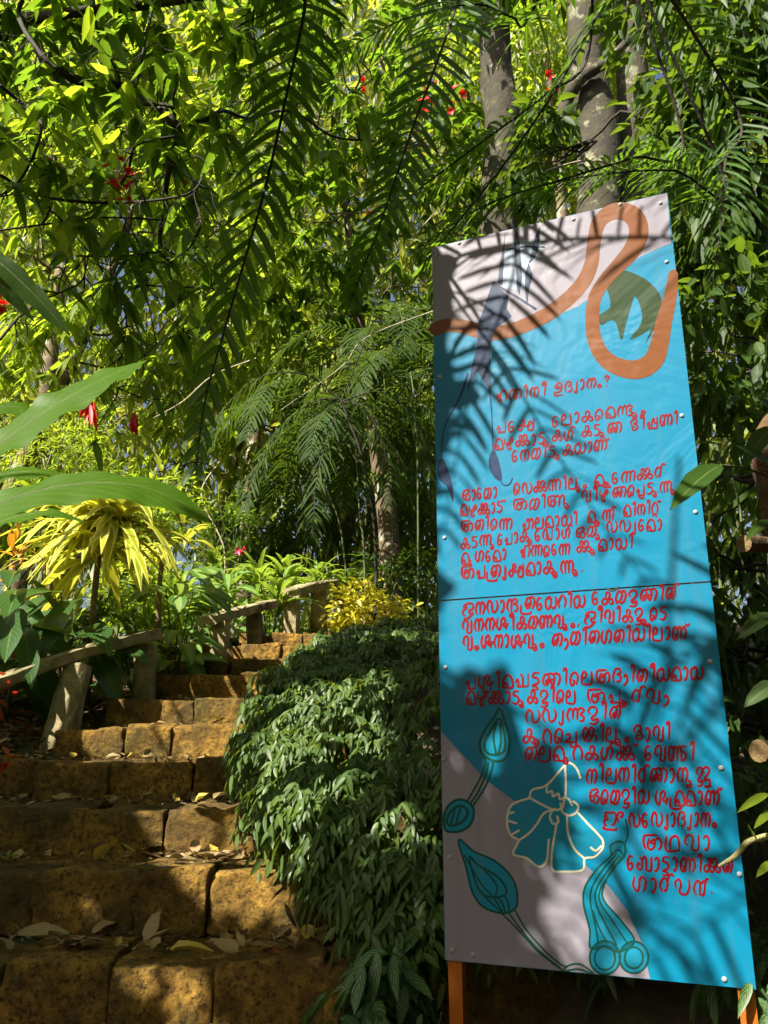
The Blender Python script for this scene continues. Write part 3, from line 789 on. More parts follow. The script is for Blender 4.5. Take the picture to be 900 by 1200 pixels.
def rough_block(mb, lo, hi, seed, n=(13, 8, 6)):
    """a hewn laterite block: rounded arrises, sagging faces, chipped corners"""
    r = np.random.default_rng(seed)
    lo, hi = np.array(lo), np.array(hi); s = hi - lo
    ph = r.uniform(0, 6.28, (6, 3)); fr = r.normal(size=(6, 3)) * 9
    def disp(P):
        k = np.stack([np.sin(P @ fr[a] + ph[a, 0]) for a in range(6)], -1)
        k2 = np.stack([np.sin(P @ (fr[a] * 3.1) + ph[a, 1]) for a in range(6)], -1)
        return np.stack([k[..., a] * .007 + k[..., a + 3] * .006 + k2[..., a] * .005 for a in range(3)], -1)
    f4 = r.normal(size=(14, 3)); f4 = f4 / np.linalg.norm(f4, axis=1, keepdims=True) * np.array([30, 38, 46, 55, 66, 80, 95, 110, 40, 50, 60, 75, 90, 105.])[:, None]; p4 = r.uniform(0, 6.28, 14)
    def grit(P): return sum(np.sin(P @ f4[a] + p4[a] + 1.5 * np.sin(P @ f4[(a + 3) % 14] * .6)) for a in range(14))[..., None] / 14 * .017
    chips = [(lo + s * r.integers(0, 2, 3), r.uniform(.02, .065)) for _ in range(7)]
    def face(u0, v0, fixed, side):
        nu, nv = n[u0], n[v0]
        a, b = np.meshgrid(np.linspace(0, 1, nu * 2 + 1), np.linspace(0, 1, nv * 2 + 1), indexing='ij')
        P = np.zeros(a.shape + (3,)); P[..., u0] = a; P[..., v0] = b; P[..., fixed] = side
        W = lo + P * s
        c = np.clip(W, lo + .012, hi - .012)          # rounded box
        d = W - c; dl = np.linalg.norm(d, axis=-1, keepdims=True)
        W = c + d / np.maximum(dl, 1e-6) * np.minimum(dl, .012)
        for q, rr in chips:
            dd = W - q; L = np.linalg.norm(dd, axis=-1, keepdims=True)
            W = np.where(L < rr, W + (c - W) * (1 - L / rr) * .8, W)
        W = W + disp(W) + nrm(W - (lo + hi) / 2) * grit(W)
        w_ = nv * 2 + 1
        i, j = np.meshgrid(np.arange(nu * 2), np.arange(nv * 2), indexing='ij')
        Q = np.stack([i * w_ + j, (i + 1) * w_ + j, (i + 1) * w_ + j + 1, i * w_ + j + 1], -1).reshape(-1, 4)
        flip = (side == 0) ^ (fixed == 1)
        return W.reshape(-1, 3), Q[:, ::-1] if flip else Q
    VV, QQ, nn = [], [], 0
    for (u0, v0, fx, sd) in ((0, 2, 1, 0), (0, 1, 2, 1), (1, 2, 0, 0), (1, 2, 0, 1), (0, 2, 1, 1)):
        V, Q = face(u0, v0, fx, sd)
        VV.append(V); QQ.append(Q + nn); nn += len(V)
    V = np.concatenate(VV); Q = np.concatenate(QQ)
    key = np.round(V / 1e-4).astype(int)               # weld the faces' shared edges
    _, idx, inv = np.unique(key, axis=0, return_index=True, return_inverse=True)
    mb.add(V[idx], inv.reshape(-1)[Q])

stairs = thing('stone_steps', 'flight of mossy brown laterite block steps climbing away from the camera', 'steps', (-1.2, 3.0, 0))
rs = np.random.default_rng(21)
for k in SK:
    y0 = SD[k]; z1 = SZ[k]; z0 = z1 - .24
    y1 = y0 + .5
    xl, xr = x_left(y0 + .02) + rs.uniform(-.05, .05), max(x_hedge(y0) + .7, x_left(y0) + 1.1)
    if k >= 10: xr = x_hedge(y0) + .3
    mb = MB(); x = xl; b = 0
    while x < xr - .12:
        wd = rs.uniform(.27, .46) * (1 if k < 5 else .9)
        if rs.random() < .15: wd *= .55
        x2 = min(x + wd, xr)
        dy, dz = rs.normal() * .012, rs.normal() * .008
        rough_block(mb, (x + .000, y0 + dy, z0), (x2 - .000, y1 + dy, z1 + dz), 100 * k + b + 900)
        x = x2; b += 1
    mb.build('step', [M['laterite']], stairs)
# landing earth on top of the flight
mb = MB(); xs = np.linspace(-1.6, 1.0, 14); ys = np.linspace(7.5, 11, 14)
X, Y = np.meshgrid(xs, ys, indexing='ij')
i, j = np.meshgrid(np.arange(13), np.arange(13), indexing='ij')
mb.add(np.stack([X, Y, 2.585 + .012 * lumps(X * 3, Y * 3)], -1).reshape(-1, 3), np.stack([i * 14 + j, (i + 1) * 14 + j, (i + 1) * 14 + j + 1, i * 14 + j + 1], -1).reshape(-1, 4))
tag(mb.build('path', [M['soil']]), kind='structure')

# ------------------------------------------------------------------ low concrete handrails on the left
m, nt, bs, out = new_mat('weathered_concrete'); M['concrete'] = m
c = ramp(nt, noise(nt, 9, 8, rough=.75), [(.3, (.11, .085, .035)), (.55, (.32, .27, .14)), (.75, (.50, .45, .28))])
c = mix(nt, ramp(nt, noise(nt, 3, 6), [(.52, (0, 0, 0)), (.62, (1, 1, 1))]), c, (.10, .09, .035))
nt.links.new(c, bs.inputs['Base Color']); bs.inputs['Roughness'].default_value = .9
bump(nt, bs, noise(nt, 40, 8, rough=.8), 1.0, .02)
def slab(mb, pts, w, h, seed):
    """a rough cast bar with softened edges along a path"""
    r = np.random.default_rng(seed)
    P = smooth_path(pts, 8); T = nrm(np.gradient(P, axis=0))
    S = nrm(np.cross(T, (0, 0, 1))); U = np.cross(S, T)
    prof = np.array([(-.5, -.38), (-.5, .35), (-.42, .48), (.42, .5), (.5, .38), (.5, -.35), (.42, -.5), (-.42, -.5)])
    k = len(prof)
    V = P[:, None] + S[:, None] * (prof[:, 0] * w)[None, :, None] + U[:, None] * (prof[:, 1] * h)[None, :, None]
    V = V + r.normal(size=V.shape) * .004
    n = len(P); i, j = np.meshgrid(np.arange(n - 1), np.arange(k), indexing='ij'); j2 = (j + 1) % k
    mb.add(V.reshape(-1, 3), np.stack([i * k + j, (i + 1) * k + j, (i + 1) * k + j2, i * k + j2], -1).reshape(-1, 4)[:, ::-1])
    for e in (0, n - 1):
        mb.add(np.vstack([V[e], V[e].mean(0)]), T=[((b + 1) % k, b, k) if e else (b, (b + 1) % k, k) for b in range(k)])
def pillar(mb, base, top, w, seed):
    slab(mb, [base, (np.array(base) + top) / 2, top], w, w * .9, seed)
def pillar_v(mb, base, top, w, seed):
    r = np.random.default_rng(seed)
    b, t = np.array(base, float), np.array(top, float)
    n, k = 7, 8
    a = (np.arange(k) + .5) / k * 2 * pi
    sq = np.stack([np.sign(np.cos(a)) * np.abs(np.cos(a)) ** .55, np.sign(np.sin(a)) * np.abs(np.sin(a)) ** .55, 0 * a], -1) * w / 2
    f = np.linspace(0, 1, n)
    V = (b + (t - b) * f[:, None])[:, None] + sq[None] * (1.12 - .16 * f)[:, None, None] + r.normal(size=(n, k, 3)) * .004
    i, j = np.meshgrid(np.arange(n - 1), np.arange(k), indexing='ij'); j2 = (j + 1) % k
    mb.add(V.reshape(-1, 3), np.stack([i * k + j, i * k + j2, (i + 1) * k + j2, (i + 1) * k + j], -1).reshape(-1, 4))
    mb.add(np.vstack([V[-1], t]), T=[(q, (q + 1) % k, k) for q in range(k)])
RAILS = [
 ('low concrete handrail with a sunlit leaning post at the left edge beside the steps', [px(-60, 822, 4.45), px(0, 799, 4.75), px(90, 766, 5.15), px(182, 743, 5.66)], .14, .072,
  [(px(66, 872, 4.92), px(92, 775, 5.12), .155), (px(170, 805, 5.66), px(171, 752, 5.66), .14)]),
 ('short weathered concrete handrail beside the upper steps, before the lilies', [px(243, 727, 6.65), px(280, 717, 7.0), px(316, 708, 7.35)], .17, .08,
  [(px(258, 778, 6.75), px(259, 726, 6.75), .15), (px(299, 750, 7.2), px(299, 716, 7.2), .14)]),
 ('bleached concrete handrail at the top of the steps next to the yellow croton', [px(338, 695, 7.8), px(362, 689, 8.1), px(386, 685, 8.4)], .26, .09,
  [(px(342, 748, 7.85), px(343, 697, 7.85), .15), (px(374, 748, 8.2), px(374, 690, 8.2), .16)]),
]
for ri, (lab, pts, w_, h_, posts) in enumerate(RAILS):
    t = thing('handrail', lab, 'handrail', tuple(posts[0][0]), 'concrete handrails beside the steps')
    mb = MB(); slab(mb, pts, w_, h_, ri + 5); mb.build('rail', [M['concrete']], t, smooth=False)
    for pi_, (b, tp, pw) in enumerate(posts):
        b = b.copy(); b[2] = min(b[2], float(ground_z(b[0], b[1])) + .02) - .08
        mb = MB(); pillar_v(mb, b, tp - np.array((0, 0, .02)), pw, ri * 7 + pi_); mb.build('post', [M['concrete']], t, smooth=False)
# ------------------------------------------------------------------ foliage materials (each leaf draws its own hue)
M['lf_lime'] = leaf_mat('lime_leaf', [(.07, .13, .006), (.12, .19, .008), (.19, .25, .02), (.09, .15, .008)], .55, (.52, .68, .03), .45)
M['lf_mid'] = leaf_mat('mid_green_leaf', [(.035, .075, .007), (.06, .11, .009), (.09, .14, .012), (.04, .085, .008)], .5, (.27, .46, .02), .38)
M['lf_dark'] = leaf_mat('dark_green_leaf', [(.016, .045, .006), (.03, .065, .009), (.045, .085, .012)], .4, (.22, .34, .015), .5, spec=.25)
M['lf_far'] = leaf_mat('far_leaf', [(.04, .075, .01), (.10, .15, .015), (.16, .20, .03), (.06, .10, .012), (.13, .14, .05)], .5, (.5, .55, .05), .5)
M['lf_frond'] = leaf_mat('frond_leaflet', [(.018, .06, .006), (.035, .09, .009), (.05, .12, .012)], .45, (.22, .42, .015), .5, spec=.3)
M['lf_palm'] = leaf_mat('palm_leaflet', [(.010, .028, .005), (.02, .045, .008), (.035, .06, .010)], .3, (.16, .26, .02), .65, spec=.12)
M['lf_stripe'] = leaf_mat('pinstriped_leaf', [(.016, .044, .005), (.03, .07, .007), (.07, .115, .010), (.02, .05, .008)], .3, (.33, .44, .02), .45, 'pinstripe', (.17, .26, .11), .3)
M['lf_stripe_big'] = leaf_mat('bold_pinstriped_leaf', [(.014, .05, .01), (.025, .07, .012), (.04, .10, .014)], .25, (.2, .36, .03), .4, 'pinstripe', (.30, .42, .24), .35)
M['lf_drac'] = leaf_mat('yellow_margined_strap', [(.20, .28, .015), (.34, .40, .02), (.46, .48, .04)], .4, (.75, .72, .05), .4, 'margin', (.78, .70, .16))
M['lf_broad'] = leaf_mat('broad_lily_leaf', [(.02, .065, .012), (.03, .09, .014)], .35, (.16, .30, .02), .35, 'veins', (.10, .18, .05))
M['lf_hosta'] = leaf_mat('pale_striped_lily_leaf', [(.05, .13, .02), (.10, .19, .03), (.08, .17, .02)], .4, (.35, .48, .05), .4, 'centre', (.22, .33, .09))
M['lf_lily'] = leaf_mat('bright_strap_leaf', [(.07, .16, .015), (.14, .25, .02), (.22, .32, .04)], .45, (.45, .6, .05), .4)
M['lf_yellow'] = leaf_mat('yellow_leaf', [(.42, .40, .02), (.55, .48, .02), (.32, .36, .02)], .4, (.8, .7, .05), .5)
M['lf_banana'] = leaf_mat('banana_leaf', [(.06, .15, .008), (.075, .17, .009)], .6, (.42, .72, .015), .5, 'veins', (.13, .24, .03), .3)
M['lf_orange'] = leaf_mat('orange_leaf', [(.45, .16, .01), (.5, .28, .02), (.4, .1, .01)], .45, (.8, .35, .02), .5)
M['lf_red'] = leaf_mat('red_leaf', [(.35, .02, .008), (.45, .05, .01), (.3, .03, .02)], .35, (.7, .05, .02), .5)
M['petal_red'] = leaf_mat('scarlet_petal', [(.55, .01, .008), (.65, .02, .01)], .4, (.8, .02, .01), .5)
M['petal_pink'] = leaf_mat('pink_petal', [(.6, .03, .10), (.7, .05, .14)], .4, (.85, .05, .12), .5)
M['dry'] = leaf_mat('dry_leaf', [(.10, .055, .018), (.20, .12, .045), (.33, .24, .10), (.16, .08, .02), (.26, .15, .05)], .15, None, .7)
M['dry_pale'] = leaf_mat('bleached_dry_leaf', [(.27, .21, .11), (.22, .16, .07)], .15, None, .7)
M['dry_yellow'] = leaf_mat('fallen_yellow_leaf', [(.48, .36, .04), (.40, .28, .05)], .2, None, .6)
M['stem'] = bark_mat('green_stem', (.03, .05, .012), (.08, .10, .025), None, 20)
M['twig'] = bark_mat('pale_twig', (.16, .15, .05), (.34, .32, .14), None, 20)
M['vine'] = bark_mat('straw_liana', (.16, .13, .08), (.42, .38, .28), None, 20)

LIT = []     # gaps in the crowns: (point on the ground or board, radius); leaves in the light's way are left out to shape sun patches
def add_lit(p, r): LIT.append((np.asarray(p, float), r + .06))
_s = np.array(SUN)
def in_gap(P, margin=0.0):
    P = np.asarray(P, float); k = np.zeros(len(P), bool)
    for q, r in LIT:
        d = P - q; t = d @ _s
        e = np.linalg.norm(d - t[:, None] * _s, axis=1)
        k |= (e < r + margin) & (t > .9)
    return k
def scatter(mb, P, D, N, L, W, kind='lance', droop=.2, fold=.25, m=0, margin=0.0, cull=True):
    P = np.asarray(P, float).reshape(-1, 3); n = len(P)
    if n == 0: return
    D = np.broadcast_to(D, (n, 3)); N = np.broadcast_to(N, (n, 3))
    L = np.broadcast_to(np.asarray(L, float), (n,)); W = np.broadcast_to(np.asarray(W, float), (n,)); dr = np.broadcast_to(np.asarray(droop, float), (n,))
    if cull:
        k = ~in_gap(P + nrm(D) * L[:, None] * .5, margin)
        P, D, N, L, W, dr = P[k], D[k], N[k], L[k], W[k], dr[k]
    leaves(mb, P, D, N, L, W, kind, dr, fold, m)
# sunlit places seen in the photograph
for u, v, y, r in [(160, 800, 5.75, .25), (230, 800, 5.75, .25), (260, 755, 6.6, .3), (320, 745, 7.1, .4), (240, 780, 6.2, .2), (190, 840, 5.27, .2), (205, 862, 4.79, .2), (135, 862, 4.79, .10), (255, 862, 4.79, .16), (180, 832, 5.27, .15), (265, 835, 5.27, .10), (330, 770, 6.5, .2), (350, 750, 7.0, .35), (300, 748, 7.0, .3), (260, 775, 6.2, .08), (290, 790, 5.9, .12),
                   (85, 815, 5.0, .16), (60, 850, 4.95, .10), (40, 780, 4.8, .22), (110, 755, 5.3, .16),
                   (140, 1142, 3.0, -.01), (218, 1150, 3.02, .005), (205, 1190, 3.02, .0), (120, 888, 4.5, .05), (215, 888, 4.5, .05)]:
    add_lit(px(u, v, y), r)
for u, v, y, r in [(118, 640, 5.5, .85), (75, 735, 5.2, .18), (150, 700, 6, .35), (70, 560, 7, .8), (200, 680, 6.3, .5), (290, 680, 8, .9), (60, 600, 3.0, .5), (100, 480, 3.4, .4), (20, 660, 4.9, .3), (400, 700, 8.8, .9), (30, 760, 4.7, .2), (120, 150, 4.2, .45), (230, 60, 4.4, .4), (40, 60, 4.2, .3), (160, 270, 4.5, .3), (330, 730, 7.2, .4)]:
    add_lit(px(u, v, y), r)
for u, v, y, r in [(300, 820, 5.2, .08), (285, 870, 4.6, .06), (310, 900, 4.2, .03), (380, 760, 6.3, .08), (460, 740, 6.4, .08), (490, 990, 3.2, .04), (440, 860, 4.4, .02), (340, 800, 5.5, .05)]:
    add_lit(px(u, v, y), r)
# most of the right half of the board is in the sun
for u, v, r in [(700, 640, .26), (770, 600, .24), (650, 700, .18), (740, 760, .26), (800, 820, .24), (830, 930, .22), (800, 1000, .22), (840, 1080, .2), (760, 900, .18), (720, 480, .2), (620, 520, .18), (760, 400, .16), (730, 270, .14),
                (640, 300, .14), (565, 400, .07), (585, 330, .08), (560, 640, .12), (600, 560, .14), (700, 1080, .10), (780, 1110, .14), (670, 560, .18), (540, 280, .06), (620, 640, .14), (820, 300, .12), (815, 380, .12), (590, 720, .12), (680, 380, .12), (640, 800, .06), (540, 760, .04)]:
    add_lit(on_sign((u, v)), r)
# ------------------------------------------------------------------ plant builders
DOWN = np.array((0, 0, -1.0)); UP = -DOWN

def blob_leaves(mb, c, r, n, L, W, kind='lance', droop=.25, hang=.6, fold=.25, m=0, cull=True, clump=26):
    """leaves in clumps through a crown's volume, hollow towards its middle"""
    c = np.asarray(c, float); r = np.broadcast_to(np.asarray(r, float), (3,))
    k = max(1, n // clump)
    cc = rnd_dir(k) * (rng.uniform(.45, 1.0, k) ** .6)[:, None]
    idx = rng.integers(0, k, n)
    off = rng.normal(size=(n, 3)) * .15
    q = cc[idx] + off
    P = c + q * r
    D = nrm(q * .8 + rnd_dir(n) * .8 + DOWN * hang)
    N = nrm(UP * .8 + rnd_dir(n) * .7 + q * .3)
    s = rng.uniform(.65, 1.25, n)
    scatter(mb, P, D, N, L * s, W * s, kind, rng.uniform(.3, 1.6, n) * droop, fold, m, cull=cull)

def whorls(mb, nodes, k, L, W, cone=.7, m=0, droop=.35, kind='lance', cull=True, fold=.2, axis=None):
    """hanging whorls of long leaves from twig ends"""
    nodes = np.asarray(nodes, float); n = len(nodes)
    P = np.repeat(nodes, k, 0) + rng.normal(size=(n * k, 3)) * .012
    a = rng.uniform(0, 2 * pi, n * k)
    rad = np.stack([np.cos(a), np.sin(a), 0 * a], -1)
    ax = DOWN if axis is None else np.repeat(axis, k, 0)
    D = nrm(rad * cone + ax * rng.uniform(.25, 1.0, n * k)[:, None])
    N = nrm(UP * .5 + rad * .8 + rnd_dir(n * k) * .35)
    s = rng.uniform(.6, 1.2, n * k)
    scatter(mb, P, D, N, L * s, W * s, kind, droop * rng.uniform(.4, 1.5, n * k), fold, m, cull=cull)

def ellip(c, r, n, inner=.35):
    return np.asarray(c) + rnd_dir(n) * (rng.uniform(inner, 1, n) ** .5)[:, None] * np.broadcast_to(r, (3,))

def limb(mb, a, b, r0, r1, wig=.12, m=0, ns=6, k=6):
    a, b = np.asarray(a, float), np.asarray(b, float)
    n = k + 1
    P = a + (b - a) * np.linspace(0, 1, n)[:, None]
    w = np.linalg.norm(b - a) * wig
    P[1:-1] += rng.normal(size=(n - 2, 3)) * w * .4
    tube(mb, smooth_path(P, 3), (r0, (r0 + r1) / 2, r1), ns, m)
    return P

def tree(name, label, trunk, tr, blobs, leaf, mat, bark, group=None, n=1400, style='blob', L=.16, W=.05, hang=.6, droop=.25, kind='lance', cone=.7, limbs=True, cat='tree', cull=True, kk=8):
    """trunk: list of points base to top; blobs: (centre, radius, share)"""
    t = thing(name, label, cat, tuple(trunk[0]), group)
    mb = MB()
    P = smooth_path(trunk, 6)
    tube(mb, P, tr, 12, 0, rough=.05)
    mb.build('trunk', [M[bark]], t)
    if limbs:
        for c, r, w in blobs:
            mb = MB()
            d = np.linalg.norm(P - np.asarray(c), axis=1) + np.maximum(0, P[:, 2] - c[2]) * 2
            s = P[int(np.argmin(d))]
            limb(mb, s, c, np.min(tr) * .55, .012, .15)
            for e in ellip(c, np.asarray(r) * .8, 5):
                limb(mb, np.asarray(c) + (s - c) * .25, e, .016, .004, .2, ns=5, k=4)
            mb.build('limb', [M[bark]], t)
    mb = MB()
    for c, r, w in blobs:
        if style == 'whorl':
            whorls(mb, ellip(c, r, int(n * w)), kk, L, W, cone, droop=droop, kind=kind, cull=cull)
        else:
            blob_leaves(mb, c, r, int(n * w), L, W, kind, droop, hang, cull=cull)
    mb.build('crown', [M[mat]], t)
    return t

def frond(mb, path, n, L, W, sweep=(.35, .9), droop=.35, m_r=0, m_l=1, r=(.009, .002), up=UP, kind='pinna', start=.06, skip=0.0, prof=None, lift=.15, jitter=.1):
    """feather leaf: a tapering rachis with a row of leaflets on either side"""
    P = smooth_path(path, 10)
    tube(mb, P, r, 5, m_r, cap=False)
    s = np.concatenate([[0], np.cumsum(np.linalg.norm(np.diff(P, axis=0), axis=1))]); s /= s[-1]
    t = np.linspace(start, 1, n)
    C = np.stack([np.interp(t, s, P[:, a]) for a in range(3)], -1)
    T = nrm(np.gradient(C, axis=0))
    up = np.broadcast_to(np.asarray(up, float), (3,))
    S = nrm(np.cross(T, up)); U = np.cross(S, T)
    env = np.interp(t, [0, .12, .45, .8, 1], prof or [.55, .9, 1, .72, .28])
    for sg in (-1, 1):
        k = rng.random(n) > skip
        sw = np.interp(t, [0, 1], sweep)[:, None]
        D = nrm(S * sg + T * sw + U * lift + rng.normal(size=(n, 3)) * jitter)
        leaves(mb, C[k], D[k], (U + rng.normal(size=(n, 3)) * .25)[k], (L * env * rng.uniform(.88, 1.08, n))[k], W, kind, droop * rng.uniform(.6, 1.4, int(k.sum())), .3, m_l)

def petals(mb, c, r, n=5, m=0, up=UP, L=None):
    a = np.arange(n) / n * 2 * pi + rng.uniform(0, 6)
    up = nrm(np.asarray(up, float)); ref = nrm(np.cross(up, (.3, .9, .2))); r2 = np.cross(up, ref)
    D = nrm(np.cos(a)[:, None] * ref + np.sin(a)[:, None] * r2 + up * .5)
    leaves(mb, np.tile(c, (n, 1)), D, np.tile(up, (n, 1)), r, r * .62, 'broad', .25, .25, m)

def flower_part(parent, c, r, mat='petal_red', k=4, spread=None):
    sp = spread or r
    for _ in range(k):
        mb = MB(); q = np.asarray(c) + rng.normal(size=3) * sp
        petals(mb, q, r * rng.uniform(.7, 1.1), 5, up=rnd_dir(1)[0] + np.array((0, -.8, .2)))
        mb.build('flower', [M[mat]], parent)

# ------------------------------------------------------------------ far wood beyond the garden: reads as one mass
mb = MB()
far = np.random.default_rng(5)
n = 60000
y = far.uniform(15, 24, n)
x = far.uniform(-.62, .62, n) * y
zt = np.where(np.abs(x) > 0, 16.0, 16.0)
z = 2.0 + far.beta(1.1, 1.0, n) * (1.05 * y + 1)
keep = (lumps(x * .55, z * .6 + y * .2) > -.9)
# ragged openings through which the sky shows
U_, V_ = project(np.stack([x, y, z], -1))
for (gu, gv, gr) in [(768, 95, 24), (780, 60, 20), (745, 160, 14), (165, 310, 44), (150, 240, 24), (235, 655, 30), (215, 640, 24), (420, 420, 12), (60, 40, 12), (225, 690, 16), (620, 120, 8), (195, 285, 30), (120, 330, 20), (300, 30, 10), (560, 60, 8)]:
    keep &= (np.hypot(U_ - gu, V_ - gv) > gr * far.uniform(.6, 1.5, n))
x, y, z = x[keep], y[keep], z[keep]; n = len(x)
leaves(mb, np.stack([x, y, z], -1), nrm(far.normal(size=(n, 3)) + DOWN * 1.0), nrm(far.normal(size=(n, 3)) * .7 + UP), far.uniform(.25, .55, n), far.uniform(.09, .19, n), 'tiny', .3, .25)
tag(mb.build('distant_wood', [M['lf_far']]), kind='stuff')

# ------------------------------------------------------------------ trees
def gpt(x, y, dz=-.1): return np.array((x, y, float(ground_z(x, y)) + dz))
B = lambda u, v, y, r, w=1.0: (px(u, v, y), r, w)
tree('lime_tree', 'airy tree with drooping lime green leaves in the sun, rising behind the yellow dracaena', [gpt(-4.6, 9.2), (-4.3, 9.2, 4.6), (-3.6, 9.3, 7.0), (-3.2, 9.5, 9.2)], (.16, .12, .07, .03),
     [B(40, 300, 8.6, 1.0), B(70, 420, 8.8, .8, .8), B(255, 280, 9.6, 1.0), B(150, 200, 9.2, 1.1), B(30, 170, 8.6, 1.0), B(200, 440, 9.8, .7, .7), B(260, 400, 10, .7, .7), B(110, 90, 8.8, 1.1), B(240, 120, 9.2, 1.0)],
     None, 'lf_lime', 'bark', n=95, style='whorl', L=.26, W=.062, droop=.3)
tree('broadleaf_tree', 'mid green bushy tree in the middle of the view behind the hanging fronds', [gpt(.15, 10.6), (.05, 10.6, 4.5), (-.3, 10.4, 7), (-.6, 10.2, 9.5)], (.17, .14, .09, .03),
     [B(400, 240, 9.6, 1.0), B(470, 330, 10.0, .9), B(340, 150, 9.2, 1.1), B(500, 160, 9.6, .9), B(420, 70, 9.4, 1.1), B(370, 350, 10.2, .75, .8), B(480, 450, 10.6, .7, .7), B(320, 40, 9, 1.0), B(560, 260, 10, .9), B(440, 540, 11, .7, .6)],
     None, 'lf_mid', 'bark', n=75, style='whorl', L=.24, W=.07, droop=.25, cone=.95)
# three tall mottled trunks at the top right
for (pts, tr, lab, cs) in [
    ([gpt(1.25, 9.6), (1.27, 9.6, 5), px(588, 170, 9.6), px(580, 60, 9.6), px(572, -160, 9.6)], (.30, .28, .25, .23, .2), 'tall lichen mottled trunk, left of the three behind the signboard, with red blossoms beside it', [(545, -90), (620, -130)]),
    ([gpt(2.45, 9.0), (2.4, 9.0, 5), px(702, 180, 9.0), px(688, 70, 9.0), px(678, -150, 9.0)], (.32, .30, .27, .25, .2), 'tall pale trunk with a mossy forked bough, middle one of the three behind the signboard', [(690, -110), (760, -100)]),
    ([gpt(2.8, 9.4), (2.85, 9.4, 5), px(742, 180, 9.4), px(740, 60, 9.4), px(736, -150, 9.4)], (.27, .26, .24, .22, .18), 'tall grey green trunk next to a patch of sky, rightmost behind the signboard', [(800, -60), (850, -80)])]:
    t = tree('tall_tree', lab, pts, tr, [B(u, v, 9.2, 1.2) for u, v in cs], None, 'lf_mid', 'lichen_bark', 'tall mottled trees behind the signboard', n=900, L=.24, W=.09)
    if 'bough' in lab:
        mb = MB(); tube(mb, smooth_path([px(662, 120, 8.9), px(680, 92, 8.7), px(712, 72, 8.6), px(745, 40, 8.4), px(790, 8, 8.2)], 6), (.09, .085, .06, .045, .03), 8, 0, rough=.08)
        tube(mb, smooth_path([px(664, 118, 8.9), px(655, 150, 8.9), px(660, 190, 9.0)], 6), (.09, .07, .05), 8, 0, rough=.08)
        mb.build('bough', [M['lichen_bark']], t)
    if 'red' in lab:
        for u, v in [(495, 118), (508, 122), (525, 116), (543, 112), (638, 107)]:
            flower_part(t, px(u, v, 8.4), .075, k=3)
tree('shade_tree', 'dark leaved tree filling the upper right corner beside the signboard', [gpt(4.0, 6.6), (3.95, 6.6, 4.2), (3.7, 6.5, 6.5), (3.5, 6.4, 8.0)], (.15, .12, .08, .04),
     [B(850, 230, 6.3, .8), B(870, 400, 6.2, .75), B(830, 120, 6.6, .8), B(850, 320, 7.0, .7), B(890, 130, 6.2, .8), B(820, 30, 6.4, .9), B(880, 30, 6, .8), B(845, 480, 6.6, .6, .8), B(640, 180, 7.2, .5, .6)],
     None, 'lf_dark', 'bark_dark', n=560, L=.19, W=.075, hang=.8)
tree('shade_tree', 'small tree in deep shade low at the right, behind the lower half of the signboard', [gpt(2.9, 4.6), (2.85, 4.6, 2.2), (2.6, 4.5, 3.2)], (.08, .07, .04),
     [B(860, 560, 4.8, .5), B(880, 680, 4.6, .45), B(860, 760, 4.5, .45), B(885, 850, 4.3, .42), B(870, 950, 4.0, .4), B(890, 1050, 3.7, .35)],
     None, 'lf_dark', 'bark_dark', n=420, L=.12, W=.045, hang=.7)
tree('understorey_tree', 'thin tree with yellowish leaves between the dracaena and the areca palm', [gpt(-2.6, 11.5), (-2.4, 11.5, 4.5), (-2.0, 11.4, 6.5)], (.07, .06, .03),
     [B(255, 470, 11, .7), B(300, 440, 11.2, .7), B(330, 500, 11.5, .7), B(200, 540, 11, .7), B(270, 560, 11.5, .6), B(130, 470, 10.8, .7)],
     None, 'lf_lime', 'bark', n=44, style='whorl', L=.22, W=.055)
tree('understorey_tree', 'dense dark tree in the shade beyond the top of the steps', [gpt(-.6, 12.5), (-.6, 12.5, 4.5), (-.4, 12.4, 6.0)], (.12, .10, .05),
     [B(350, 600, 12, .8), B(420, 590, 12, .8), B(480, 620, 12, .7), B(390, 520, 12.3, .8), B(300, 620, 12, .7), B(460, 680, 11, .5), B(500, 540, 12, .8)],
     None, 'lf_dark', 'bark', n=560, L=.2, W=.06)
# small far trees that show as separate crowns in the wood
for i, (u, v, y, r, mt, lab) in enumerate([(90, 120, 13, 1.7, 'lf_lime', 'bright far tree glimpsed in the upper left between dark branches'), (430, 480, 14, 1.5, 'lf_far', 'olive far tree behind the areca palm'), (300, 330, 14, 1.7, 'lf_lime', 'sunlit far tree behind the long hanging frond'),
                                           (640, 60, 14, 1.8, 'lf_lime', 'sunlit far tree seen between the tall trunks'), (30, 540, 12, 1.2, 'lf_far', 'far tree low at the left edge behind the banana leaves')]):
    c = px(u, v, y)
    tree('far_tree', lab, [gpt(c[0], y), np.array((c[0] + .1, y, c[2] * .6 + 1)), c + np.array((0, 0, .4))], (.16, .12, .05), [(c, r, 1.0), (c + np.array((.8, .3, -.9)), r * .7, .6), (c + np.array((-.8, .2, .8)), r * .75, .7)], None, mt, 'bark', 'single trees at the edge of the wood', n=1500, L=.26, W=.09)

